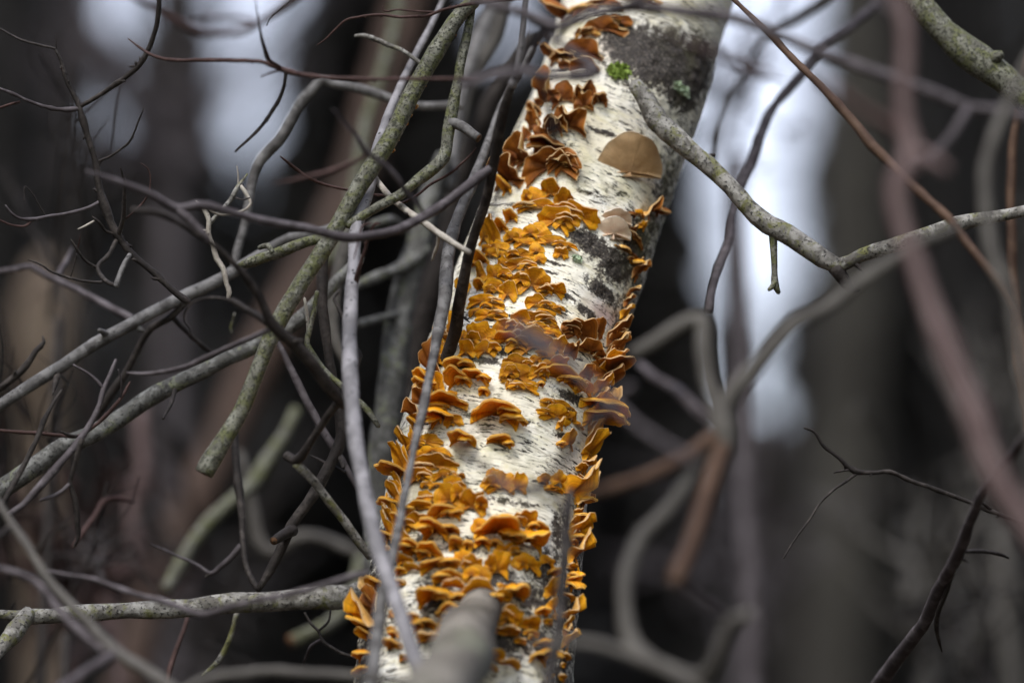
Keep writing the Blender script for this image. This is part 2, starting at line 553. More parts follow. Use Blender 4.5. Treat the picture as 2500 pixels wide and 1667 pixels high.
# little pointed buds that sit on twigs, joined to the twig they grow from
def add_buds(V, F, C, R, L, seed, every):
    r_ = np.random.RandomState(seed)
    pos = r_.uniform(0.03, 0.97, max(1, int(L[-1] / every))) * L[-1]
    for s in pos:
        i = int(np.searchsorted(L, s))
        i = min(max(i, 1), len(C) - 2)
        t = C[i + 1] - C[i - 1]
        t /= np.linalg.norm(t) + 1e-9
        a = np.cross(t, r_.normal(size=3))
        a /= np.linalg.norm(a) + 1e-9
        dirv = a * 0.75 + t * r_.choice([-0.8, 0.8])
        ln = R[i] * r_.uniform(1.2, 2.6)
        rb = R[i] * 0.55
        b0 = C[i] + a * R[i] * 0.5
        u = np.cross(dirv, t)
        u /= np.linalg.norm(u) + 1e-9
        w = np.cross(dirv, u)
        w /= np.linalg.norm(w) + 1e-9
        k = len(V)
        ring = [b0 + rb * (math.cos(x) * u + math.sin(x) * w) for x in np.linspace(0, 2 * math.pi, 5, endpoint=False)]
        ring2 = [b0 + dirv * ln * 0.6 + rb * 0.8 * (math.cos(x) * u + math.sin(x) * w) for x in np.linspace(0, 2 * math.pi, 5, endpoint=False)]
        V = np.vstack([V, ring, ring2, [b0 + dirv * ln]])
        for j in range(5):
            jj = (j + 1) % 5
            F.append((k + j, k + jj, k + 5 + jj, k + 5 + j))
            F.append((k + 5 + j, k + 5 + jj, k + 10))
    return V, F


BASE = 2.222
BRANCH_LOG = []


def stem(name, mat, tile, pts, d=0.0, d1=None, parent=None, parent_line=None, ext=True, knob=0.13, kink=0.38,
         buds=None, wide=1.0, cut=None, bud=0.0):
    """one stem read off the photograph. pts: (x, y, diameter) in the tile's pixels. d..d1: metres behind the plane of focus."""
    x0, y0, s = TILES[tile]
    src = np.array([(x0 + p[0] * s, y0 + p[1] * s, p[2] * s * wide) for p in pts], float)
    ll = np.concatenate([[0], np.cumsum(np.hypot(*np.diff(src[:, :2], axis=0).T))])
    tt = ll / ll[-1]
    if parent_line is not None:                       # start on the parent's own centre line
        pl, off = parent_line, d
        i = np.argmin(np.hypot(pl[:, 0] - src[0, 0], pl[:, 1] - src[0, 1]))
        D0 = pl[i, 3]
        D = D0 + tt * off
    else:
        if d1 is None:
            d1 = d
        if parent is None:
            d, d1 = [v + math.copysign(0.3 * max(0.0, abs(v) - 0.08), v) for v in (d, d1)]
        D = BASE + d + tt * (d1 - d)
    W = [np.array(P(a, b, dd)) for (a, b, _), dd in zip(src, D)]
    Rd = [0.5 * w * KPX * dd for (_, _, w), dd in zip(src, D)]
    line = np.column_stack([src, D])
    # dense line for children to find
    dl = []
    for i in range(len(line) - 1):
        for t in np.linspace(0, 1, 12, endpoint=False):
            dl.append(line[i] * (1 - t) + line[i + 1] * t)
    dl.append(line[-1])
    dl = np.array(dl)
    if ext:                                           # stems that leave the picture go on beyond its edge
        for end in (0, -1):
            a, b = src[end, 0], src[end, 1]
            if a < 12 or a > 2488 or b < 12 or b > 1655:
                nb = 1 if end == 0 else -2
                dv = W[end] - W[nb]
                dv /= np.linalg.norm(dv)
                e1 = W[end] + dv * 0.22 + np.array((0, 0, 0.0))
                e2 = W[end] + dv * 0.5 + np.array((0, 0.03, 0.02 if b < 834 else -0.05))
                if end == 0:
                    W = [e2, e1] + W
                    Rd = [Rd[0] * 0.9, Rd[0]] + Rd
                else:
                    W = W + [e1, e2]
                    Rd = Rd + [Rd[-1], Rd[-1] * 0.9]
    V, F, C, R, L, ends = tube_mesh(W, Rd, knob, kink, bud=bud, blunt=cut is not None)
    nfaces_tube = len(F)
    if buds:
        V, F = add_buds(V, F, C, R, L, SEED[0] * 3 + 1, buds)
    base = Vector(C[0].tolist())
    mats, mi = mat, None
    if cut is not None:
        S = (nfaces_tube - ends[1])
        mats = [mat, M['cut']]
        mi = np.zeros(len(F), dtype=np.int32)
        mi[ends[1]:ends[1] + S] = 1
        if cut == 'both':
            mi[ends[0]:ends[0] + S] = 1
    o = mesh_obj(name, V - C[0], F, mats, loc=base, matidx=mi)
    if parent is not None:
        o.parent = parent
        o.location = base - Vector(PLOC[parent.name])
    PLOC[o.name] = tuple(base)
    return o, dl


PLOC = {}


def branch(name, label, mat, tile, pts, d=0.0, d1=None, kids=(), cat='branch', group=None, **kw):
    """a limb or twig that is a thing of its own; kids: (name, material, tile, pts, depth change, subkids, options)"""
    m = M[mat]
    o, dl = stem(name, m, tile, pts, d, d1, **kw)
    tag(o, label, cat, group)
    for kd in kids:
        kname, kmat, ktile, kpts, kd_d = kd[:5]
        sub = kd[5] if len(kd) > 5 else ()
        opt = kd[6] if len(kd) > 6 else {}
        c, cdl = stem(kname, M[kmat or mat], ktile or tile, kpts, kd_d, parent=o, parent_line=dl, **opt)
        for sk in sub:
            so = sk[5] if len(sk) > 5 else {}
            stem(sk[0], M[sk[1] or kmat or mat], sk[2] or ktile or tile, sk[3], sk[4], parent=c, parent_line=cdl, **so)
    return o, dl


# ------------------------------------------------------------------ the birch
AX = [  # photo x, y of the stem's axis, diameter in photo pixels
    (1690, -330, 385), (1622, -120, 395), (1566, 50, 405), (1502, 268, 412), (1425, 456, 424), (1368, 610, 436), (1284, 850, 452),
    (1200, 1150, 480), (1160, 1400, 505), (1143, 1520, 520), (1128, 1667, 530)]


def axis_depth(py):
    return 2.277 + (850 - py) * 1.1e-4


axp = [np.array(P(a, b, axis_depth(b))) for a, b, _ in AX]
axr = [0.5 * w * KPX * axis_depth(b) for a, b, w in AX]
top_dir = axp[0] - axp[1]
top_dir /= np.linalg.norm(top_dir)
low = axp[-1]
full = [(axp[0] + top_dir * 3.2 + np.array((-0.25, 0.2, 0.6)), 0.012), (axp[0] + top_dir * 1.8 + np.array((-0.05, 0.08, 0.2)), 0.030),
        (axp[0] + top_dir * 0.8, 0.040)] + list(zip(axp, axr)) + \
       [(np.array((low[0] - 0.05, low[1] + 0.02, 1.3)), 0.068), (np.array((low[0] - 0.07, low[1] + 0.05, 0.6)), 0.074),
        (np.array((low[0] - 0.07, low[1] + 0.06, 0.12)), 0.088), (np.array((low[0] - 0.07, low[1] + 0.06, -0.06)), 0.11)]
full = full[::-1]                                    # from the ground up
BIRCH_BASE = Vector((low[0] - 0.07, low[1] + 0.06, 0.0))
birch = empty('birch_tree', BIRCH_BASE)
tag(birch, 'leaning birch with white bark and black scars, covered in orange bracket fungi', 'tree')
PLOC[birch.name] = tuple(BIRCH_BASE)


def build_trunk():
    q = np.array([list(p) + [r] for p, r in full])
    seg = np.linalg.norm(np.diff(q[:, :3], axis=0), axis=1)
    zc = 0.5 * (q[:-1, 2] + q[1:, 2])
    in_view = (zc > 1.9) & (zc < 2.75)
    npseg = [max(3, int(s / (0.0011 if v else 0.02))) for s, v in zip(seg, in_view)]
    c = catmull(q, npseg)
    C, R = c[:, :3], c[:, 3]
    n, S = len(C), 300
    L = np.concatenate([[0], np.cumsum(np.linalg.norm(np.diff(C, axis=0), axis=1))])
    T = np.gradient(C, axis=0)
    T /= np.linalg.norm(T, axis=1)[:, None]
    back = np.array((0, 1.0, 0.0))
    A = back - T * (T @ back)[:, None]
    A /= np.linalg.norm(A, axis=1)[:, None]
    B = np.cross(T, A)
    th = np.linspace(0, 2 * math.pi, S + 1)           # seam at the back
    dirs = np.cos(th)[None, :, None] * A[:, None, :] + np.sin(th)[None, :, None] * B[:, None, :]
    V = C[:, None, :] + R[:, None, None] * dirs
    lowf = fbm((dirs * 1.4 + (C / 0.11)[:, None, :]).reshape(-1, 3), 3, 3).reshape(n, S + 1) - 0.5
    fine = fbm((V / 0.006).reshape(-1, 3), 3, 8).reshape(n, S + 1) - 0.5
    # photo positions of every vertex, to place the scars where the bark carries them
    q3 = V - np.array(CAM)
    dd = q3 @ np.array(FW)
    px = 1250 + (q3 @ np.array(RT)) / dd / KPX
    py = 833.5 - (q3 @ np.array(UP)) / dd / KPX
    front = (dirs @ np.array(FW)) < 0.25

    def blob(cx, cy, rx, ry, ang=0.0, p=2.0):
        a = math.radians(ang)
        u = (px - cx) * math.cos(a) + (py - cy) * math.sin(a)
        v = -(px - cx) * math.sin(a) + (py - cy) * math.cos(a)
        e = (np.abs(u / rx) ** p + np.abs(v / ry) ** p)
        return np.exp(-e) * front
    scar = np.zeros_like(px)
    for b_ in [(1600, 150, 150, 105, 15), (1690, 170, 60, 110, 10), (1530, 110, 75, 60, 20), (1660, 230, 60, 55, 10), (1500, 60, 60, 30, 0),
               (1450, 600, 62, 34, 38), (1500, 650, 62, 48, 40), (1420, 580, 45, 25, 20), (1552, 590, 40, 70, 0), 
               (1180, 878, 62, 12, 5), (1232, 855, 48, 16, 8), (1120, 890, 40, 16, 0), (1396, 972, 60, 20, 22), (1370, 1062, 30, 9, 15),
               (1476, 326, 36, 8, 14, 3), (1430, 470, 30, 7, 18), (1380, 720, 40, 9, 30), (1430, 760, 50, 14, 35), (1470, 710, 60, 22, 42),
               (1400, 300, 30, 5, 12), (1330, 350, 26, 6, 5), (1540, 350, 40, 6, 25), (1270, 500, 30, 6, 5), (1180, 520, 26, 8, 0),
               (1280, 1030, 40, 7, 5), (1170, 1010, 55, 8, 0), (1250, 770, 26, 6, 8), (1350, 640, 34, 6, 20), (1330, 660, 40, 5, 15),
               (1190, 1420, 150, 40, 5), (1290, 1460, 100, 60, 20), (1130, 1330, 110, 34, 5), (1330, 1390, 60, 80, 10), (1060, 1460, 60, 90, 0),
               (1200, 1560, 260, 70, 0), (1360, 1300, 30, 90, 0), (1240, 1225, 120, 12, 8), (1030, 1330, 40, 60, 0)]:
        k = 1.0 if b_[3] > 20 else 0.85
        if b_[1] > 1200:
            k = 0.72
        scar = np.maximum(scar, k * blob(*b_))
    # scar mask also darkens right edge between the scars, left edge, both lower edges
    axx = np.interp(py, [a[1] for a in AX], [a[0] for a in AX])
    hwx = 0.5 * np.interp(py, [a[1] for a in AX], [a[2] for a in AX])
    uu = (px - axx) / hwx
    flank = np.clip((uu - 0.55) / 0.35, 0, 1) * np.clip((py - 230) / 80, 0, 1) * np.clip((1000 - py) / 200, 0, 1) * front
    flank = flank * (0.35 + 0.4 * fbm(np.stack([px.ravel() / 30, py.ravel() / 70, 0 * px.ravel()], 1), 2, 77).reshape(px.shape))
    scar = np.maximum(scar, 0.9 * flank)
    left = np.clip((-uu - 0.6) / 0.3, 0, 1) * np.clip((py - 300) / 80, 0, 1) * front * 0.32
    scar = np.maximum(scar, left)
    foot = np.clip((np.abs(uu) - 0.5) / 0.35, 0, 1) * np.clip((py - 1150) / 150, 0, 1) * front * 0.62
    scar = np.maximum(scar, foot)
    pink = np.maximum(blob(1478, 768, 50, 30, 35), 0.6 * blob(1520, 120, 60, 40, 10))
    alg = np.maximum(0.6 * blob(1430, 430, 130, 60, 20), np.maximum(0.7 * blob(1600, 500, 60, 200, 10), 0.5 * blob(1680, 80, 60, 90, 0)))
    alg = np.maximum(alg, 0.5 * blob(1150, 1050, 200, 200, 0))
    swell = blob(1575, 200, 110, 80, 15) * 0.006 + blob(1140, 1470, 120, 80, 0) * 0.008 + blob(1500, 640, 80, 50, 40) * 0.0012
    outside = ~((zc.min() < C[:, 2]) & (C[:, 2] < 99))
    disp = lowf * 0.006 + fine * 0.0006 + swell + scar * (fbm((V / 0.004).reshape(-1, 3), 2, 21).reshape(n, S + 1) - 0.45) * 0.003
    V = V + dirs * disp[..., None]
    uv = np.stack([np.broadcast_to(th * 0.055, (n, S + 1)), np.broadcast_to(L[:, None], (n, S + 1))], -1).reshape(-1, 2)
    idx = np.arange(n * (S + 1)).reshape(n, S + 1)
    F = np.stack([idx[:-1, :-1], idx[:-1, 1:], idx[1:, 1:], idx[1:, :-1]], -1).reshape(-1, 4)
    base = np.array(BIRCH_BASE)
    VV = V.reshape(-1, 3)
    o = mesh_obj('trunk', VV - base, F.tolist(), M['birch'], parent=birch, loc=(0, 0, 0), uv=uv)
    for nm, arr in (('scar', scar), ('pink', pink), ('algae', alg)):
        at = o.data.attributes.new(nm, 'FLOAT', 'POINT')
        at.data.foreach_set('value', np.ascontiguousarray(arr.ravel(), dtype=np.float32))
    # coarse copy of the same surface for placing things on it
    ii = np.unique(np.linspace(0, n - 1, 420).astype(int))
    jj = np.arange(0, S + 1, 5)
    W = V[np.ix_(ii, jj)]
    a, b2 = W.shape[:2]
    id2 = np.arange(a * b2).reshape(a, b2)
    F2 = np.stack([id2[:-1, :-1], id2[:-1, 1:], id2[1:, 1:], id2[1:, :-1]], -1).reshape(-1, 4)
    bv = BVHTree.FromPolygons([Vector(v) for v in W.reshape(-1, 3).tolist()], F2.tolist())
    return bv, C


TRUNK_BVH, TRUNK_C = build_trunk()


def on_trunk(px, py):
    """point, outward normal and stem direction where the sight line through a photo pixel meets the birch"""
    i = np.interp(py, [a[1] for a in AX], [a[0] for a in AX])
    for k in range(60):
        dirv = (P(px, py, 1.0) - CAM).normalized()
        hit, nrm, _, _ = TRUNK_BVH.ray_cast(CAM, dirv)
        if hit is not None:
            break
        px += 4 if px < i else -4
    c = TRUNK_C[np.argmin(np.linalg.norm(TRUNK_C - np.array(hit), axis=1))]
    j = int(np.argmin(np.linalg.norm(TRUNK_C - np.array(hit), axis=1)))
    j = min(max(j, 3), len(TRUNK_C) - 4)
    ax = Vector((TRUNK_C[j + 3] - TRUNK_C[j - 3]).tolist()).normalized()
    nr = (hit - Vector(c.tolist()))
    nr = (nr - ax * nr.dot(ax)).normalized()
    return hit, nr, ax, px


def birch_limb(label, mat, tile, pts, d, d1, kids=(), **kw):
    x0, y0, s = TILES[tile]
    o, dl = stem('limb', M[mat], tile, pts, d, d1, parent=birch, **kw)
    tag(o, label)
    for kd in kids:
        sub_mat = kd[5] if len(kd) > 5 and kd[5] else mat
        stem(kd[0], M[kd[1] or mat], kd[2] or tile, kd[3], kd[4], parent=o, parent_line=dl, **(kd[5] if len(kd) > 5 and isinstance(kd[5], dict) else {}))
    return o


# limb that leaves the black scar, drops to a knee and turns up to the right
birch_limb('grey limb leaving the black scar and bending up at a broken knee', 'limb', 'N',
           [(1552, 205, 40), (1572, 232, 46), (1585, 262, 50), (1605, 298, 54), (1632, 322, 54), (1676, 362, 47), (1726, 402, 46), (1784, 459, 47), (1830, 505, 48),
            (1880, 548, 50), (1925, 573, 46), (1982, 611, 44), (2040, 645, 42), (2054, 646, 36), (2105, 622, 34), (2174, 600, 36),
            (2231, 580, 38), (2308, 557, 38), (2370, 540, 34), (2430, 530, 30), (2500, 514, 28)], 0.045, -0.02,
           kids=[('spur', 'dark', 'N', [(2046, 650, 40), (2062, 680, 34), (2078, 700, 26), (2097, 708, 10)], 0.0, {}),
                 ('spur', 'dark', 'N', [(2085, 640, 16), (2102, 655, 10), (2106, 661, 4)], -0.004, {}),
                 ('twig', 'green', 'N', [(1887, 566, 22), (1889, 615, 17), (1892, 668, 16), (1894, 695, 18), (1902, 716, 10)], -0.004, {'ext': False}),
                 ('twig', 'green', 'N', [(1893, 688, 14), (1884, 702, 12), (1876, 708, 8)], -0.004, {}),
                 ('spur', 'dark', 'N', [(1722, 392, 16), (1736, 380, 14), (1746, 378, 10)], 0.0, {})], knob=0.12, kink=0.3, bud=0.10)
# stub that comes out of the birch towards the camera at the foot of the picture
birch_limb('thick greenish grey limb jutting out low on the birch', 'mossgrey', 'N',
           [(1215, 1420, 84), (1195, 1450, 92), (1172, 1496, 104), (1135, 1575, 132), (1085, 1660, 160), (1030, 1750, 180), (960, 1870, 190)], 0.0, -0.62, knob=0.14, kink=0.3, bud=0.12)
# long horizontal limb on the left
birch_limb('crusty white and black limb running out level from the birch', 'limb', 'C',
           [(2440, 985, 190), (2352, 985, 180), (2230, 1010, 158), (2000, 1030, 145), (1700, 1045, 138), (1500, 1055, 130), (1200, 1085, 118), (950, 1100, 112),
            (700, 1115, 106), (450, 1130, 102), (200, 1140, 100), (100, 1140, 76), (0, 1130, 62), (-120, 1120, 56)], 0.05, 0.0,
           kids=[('spur', None, 'C', [(185, 1120, 96), (120, 1190, 116), (60, 1270, 122), (30, 1310, 104)], -0.02, {'cut': True}),
                 ('twig', 'dark', 'C', [(1655, 985, 40), (1570, 830, 38), (1550, 680, 40), (1545, 560, 46), (1530, 400, 56), (1510, 200, 58), (1500, 0, 50), (1490, -80, 44)], 0.05, {})], knob=0.13, kink=0.35, bud=0.15)


# moss and lichen cushions on the bark
def cushion(label, px, py, w, h, mat, n=240):
    p, nr, ax, _ = on_trunk(px, py)
    t = ax.cross(nr).normalized()
    r_ = np.random.RandomState(int(px))
    V, F = [], []
    for _ in range(n):
        a, b = r_.normal(0, 0.42), r_.normal(0, 0.42)
        if a * a + b * b > 1 or (math.sin(a * 7 + b * 4) + math.cos(b * 9 - a * 3)) < -0.7:
            continue
        q = p + t * a * w * 0.5 * KPX * 2.3 + ax * b * h * 0.5 * KPX * 2.3 + nr * r_.uniform(-0.0005, 0.0016)
        s = r_.uniform(0.0008, 0.0022)
        e1 = (t * r_.normal() + ax * r_.normal() + nr * r_.normal() * 0.6).normalized() * s
        e2 = (t * r_.normal() + ax * r_.normal() + nr * r_.normal() * 0.6).normalized() * s
        k = len(V)
        V += [q - e1, q + e2, q + e1 + nr * s * 0.8, q - e2 + nr * s * 0.4]
        F.append((k, k + 1, k + 2, k + 3))
    V = np.array([list(v) for v in V]) - np.array(BIRCH_BASE)
    o = mesh_obj('moss_patch', V, F, mat, parent=birch, loc=(0, 0, 0), smooth=False)
    tag(o, label, kind='stuff')


M['moss'] = foliage_mat('moss_green', (0.16, 0.24, 0.03), (0.30, 0.40, 0.08))
M['lichen'] = foliage_mat('lichen_mint', (0.30, 0.40, 0.26), (0.50, 0.58, 0.42))
cushion('bright green moss tuft beside the black scar', 1512, 176, 62, 46, M['moss'], 420)
cushion('pale mint lichen on the black scar', 1663, 220, 60, 26, M['lichen'], 300)
cushion('pale mint lichen speck on the lower scar', 1408, 633, 22, 14, M['lichen'], 60)


# ------------------------------------------------------------------ stems, limbs and twigs around the birch
GS = 'thin stems beside the birch'

# lichen-green limb that crosses from the top edge down to a sawn end
branch('limb', 'long green lichened limb slanting down to a dark broken end', 'green', 'N',
       [(1200, -75, 36), (1150, 8, 37), (1128, 26, 38), (1083, 89, 43), (1042, 158, 45), (1001, 237, 45), (970, 301, 45), (930, 370, 44), (875, 453, 42), (830, 537, 42),
        (803, 583, 43), (761, 652, 43), (715, 725, 43), (676, 790, 42), (650, 845, 40), (628, 900, 40), (590, 998, 40), (548, 1066, 42), (513, 1124, 46), (495, 1158, 46)],
       0.0, -0.05, knob=0.08, kink=0.25, cut=True, bud=0.06,
       kids=[('limb', 'green', 'L', [(650, 655, 56), (720, 610, 58), (850, 530, 60), (980, 460, 64), (1080, 380, 70), (1200, 290, 82), (1262, 220, 90), (1290, 100, 84),
                                     (1310, 0, 84), (1330, -120, 76), (1345, -240, 74), (1362, -350, 64), (1400, -500, 60), (1440, -700, 56), (1470, -840, 54)], 0.03,
              [('spur', 'grey', 'D', [(1565, 1160, 100), (1660, 1195, 96), (1760, 1270, 92), (1832, 1325, 88)], -0.01, {'cut': True})]),
             ('limb', 'green', 'L', [(505, 735, 66), (380, 760, 70), (230, 820, 76), (100, 868, 72), (-20, 905, 54), (-52, 912, 20)], 0.02, [], {'kink': 0.35}),
             ('spur', 'green', 'B', [(1745, 300, 34), (1712, 262, 38), (1655, 274, 30)], 0.01)])

# pale spotted stem in front of the dark ones
branch('stem', 'pale silvery stem with black dots rising beside the green limb', 'pale', 'N',
       [(1100, -40, 12), (1040, 85, 16), (985, 190, 20), (930, 330, 25), (892, 480, 30), (872, 540, 32), (864, 600, 32), (862, 660, 33), (858, 706, 35), (855, 759, 36), (853, 817, 37), (851, 900, 39),
        (857, 960, 40), (865, 1067, 40), (872, 1110, 38), (886, 1190, 38), (911, 1302, 40), (937, 1389, 40), (969, 1480, 40), (1002, 1570, 42), (1040, 1680, 44)],
       0.09, -0.20, cat='branch', knob=0.09, kink=0.25, bud=0.06,
       kids=[('twig', 'red', 'L', [(692, 1030, 34), (722, 930, 28), (760, 820, 22), (798, 690, 18), (832, 642, 22), (862, 646, 10)], -0.02,
              [('twig', 'red', 'L', [(800, 640, 12), (752, 650, 12), (722, 740, 11), (690, 870, 7)], -0.01)], {'buds': 0.012}),
             ('twig', 'purple', 'C', [(2345, 868, 46), (2200, 902, 46), (2000, 960, 42), (1800, 1010, 42), (1600, 1050, 42), (1450, 1088, 42), (1270, 1128, 54), (1180, 1095, 44),
                                      (1050, 1050, 42), (900, 1010, 38), (750, 960, 36), (600, 905, 30), (450, 880, 20), (300, 850, 12)], 0.05, [], {'bud': 0.2})])
# dark stem leaning on the birch
branch('stem', 'dark brown rod leaning across the left of the birch to a blunt foot', 'dark', 'N',
       [(1252, 205, 22), (1243, 230, 24), (1225, 293, 27), (1207, 383, 27), (1188, 482, 25),
        (1162, 559, 26), (1144, 622, 26), (1132, 686, 28), (1119, 750, 30), (1112, 809, 32), (1093, 866, 33), (1078, 903, 29)], -0.085, 0.012, cat='branch', knob=0.06, kink=0.12,
       kids=[('stem', 'pale', 'N', [(1250, 210, 23), (1258, 190, 20), (1268, 153, 18), (1276, 89, 17), (1283, 26, 16), (1289, -4, 15), (1298, -60, 14)], -0.03),
             ('twig', 'purple', 'N', [(1205, 405, 20), (1170, 432, 24), (1120, 470, 24), (1062, 510, 24), (1012, 540, 23), (965, 563, 22), (908, 575, 22), (860, 582, 24), (820, 576, 23),
                                      (770, 562, 22), (680, 545, 20), (600, 528, 20), (540, 512, 22), (480, 500, 24), (432, 509, 22), (382, 480, 22), (325, 458, 20), (268, 437, 16), (210, 419, 7)], -0.10,
              [('twig', 'purple', 'N', [(432, 509, 20), (470, 545, 18), (510, 590, 14), (500, 585, 10)], 0.0)]),
             ('twig', 'bone', 'X', [(690, 1080, 40), (820, 1075, 34), (960, 1050, 30), (1085, 1068, 14)], 0.0),
             ('spur', 'dark', 'P', [(960, 655, 34), (1000, 690, 24), (1030, 715, 12)], -0.004)])
branch('stem', 'thin grey rod resting against the frilled brackets on the birch', 'grey', 'N',
       [(1300, 120, 14), (1235, 240, 17), (1190, 350, 20), (1155, 440, 24), (1122, 520, 28), (1105, 568, 32), (1093, 644, 34), (1086, 721, 33), (1077, 775, 32), (1062, 860, 24), (1047, 930, 23), (1034, 992, 24),
        (1016, 1069, 20), (1004, 1130, 18), (984, 1226, 22), (969, 1302, 23), (955, 1371, 25), (933, 1461, 30), (918, 1570, 36), (905, 1680, 40)], 0.10, -0.19, cat='branch', knob=0.10, kink=0.2, bud=0.08)
branch('twig', 'pale grey twig whose end rests against the dark leaning rod', 'bone', 'L',
       [(800, 310, 26), (818, 340, 32), (870, 410, 42), (920, 470, 42), (1000, 540, 44), (1080, 600, 44), (1200, 680, 42), (1300, 750, 42), (1425, 825, 36)], 0.01, -0.055, cat='twig', bud=0.15,
       kids=[('spur', 'dark', 'L', [(1060, 590, 22), (1030, 580, 20), (1010, 572, 12)], 0.0), ('twig', 'bone', 'L', [(1230, 700, 24), (1225, 780, 22), (1200, 840, 20), (1185, 882, 8)], 0.01)])
branch('twig', 'fine dark red twig slanting up past the broken green stub', 'red', 'L',
       [(985, 520, 22), (1080, 470, 19), (1180, 392, 18), (1290, 332, 18), (1400, 240, 16), (1472, 160, 9)], 0.0, -0.01, cat='twig', buds=0.014)
branch('twig', 'red brown budded twig poking left from behind the green limb', 'red', 'L',
       [(920, 472, 18), (880, 465, 18), (760, 455, 18), (660, 432, 18), (540, 405, 18), (420, 360, 20), (300, 278, 22), (222, 215, 10)], 0.035, -0.01, cat='twig', buds=0.008)
branch('twig', 'blurred purple twig slanting down across the green limb', 'purple', 'L',
       [(560, -80, 16), (620, 0, 22), (700, 90, 34), (790, 200, 38), (900, 285, 38), (980, 380, 42), (1050, 470, 38), (1130, 570, 22)], -0.16, -0.12, cat='twig',
       kids=[('twig', 'red', 'L', [(775, 210, 30), (600, 290, 32), (400, 342, 34), (240, 378, 22), (180, 385, 10)], -0.02)])

# mottled trunks close behind
branch('trunk', 'mottled grey lichen-crusted stem standing close behind the birch', 'mottled', 'N',
       [(1085, 380, 44), (1066, 430, 50), (1051, 472, 54), (1030, 560, 58), (1005, 640, 62), (985, 720, 66), (972, 800, 68), (962, 900, 70), (950, 1005, 70), (935, 1110, 68), (925, 1200, 64),
        (918, 1320, 62), (915, 1500, 62), (915, 1680, 62)], 0.20, 0.12, cat='tree', knob=0.08, kink=0.15,
       kids=[('limb', 'mottled', 'L', [(1130, 800, 90), (1080, 870, 86), (980, 930, 80), (850, 980, 74), (730, 1035, 66), (650, 1060, 40)], -0.05),
             ('spur', 'mottled', 'L', [(1010, 1215, 60), (900, 1240, 60), (800, 1262, 58), (715, 1285, 54)], -0.04),
             ('spur', 'mottled', 'L', [(1010, 690, 66), (940, 620, 60), (840, 640, 56), (790, 660, 40)], -0.04)])
branch('stem', 'straight grey stem rising blurred behind the crossing twigs', 'grey', 'N',
       [(1225, -60, 30), (1197, 20, 32), (1171, 89, 35), (1151, 143, 34), (1133, 204, 34), (1115, 290, 36), (1098, 380, 40), (1085, 460, 40)], 0.28, 0.2, cat='branch')
branch('stem', 'olive grey stem curving up behind the white-barked birch', 'smooth', 'N',
       [(1240, -40, 30), (1222, 40, 33), (1207, 89, 34), (1176, 140, 34), (1151, 195, 32), (1130, 270, 36), (1118, 370, 40), (1110, 480, 40), (1090, 600, 44)], 0.34, 0.3, cat='branch')
branch('stem', 'black stem in the shade between birch and grey stems', 'dark', 'N',
       [(1290, 90, 36), (1235, 180, 40), (1190, 260, 46), (1158, 330, 46), (1130, 420, 44), (1100, 560, 60), (1062, 700, 64), (1030, 850, 66), (1000, 1000, 66), (980, 1200, 66), (960, 1400, 66)], 0.24, 0.28, cat='branch')
branch('stem', 'brown blurred sapling leaning behind the green limb', 'sapling', 'N',
       [(1020, -80, 92), (985, 60, 94), (940, 200, 92), (880, 380, 96), (800, 560, 100), (720, 720, 104), (640, 870, 104), (560, 1040, 100), (470, 1240, 96), (380, 1450, 96), (300, 1680, 96)], 1.3, 1.0, cat='tree', knob=0.04)
branch('stem', 'greenish thin stem running alongside the brown sapling', 'green', 'N',
       [(985, -60, 26), (960, 60, 27), (930, 180, 27), (905, 270, 28), (885, 350, 30), (870, 430, 28), (850, 520, 26), (800, 640, 24)], 0.45, 0.35, cat='branch')

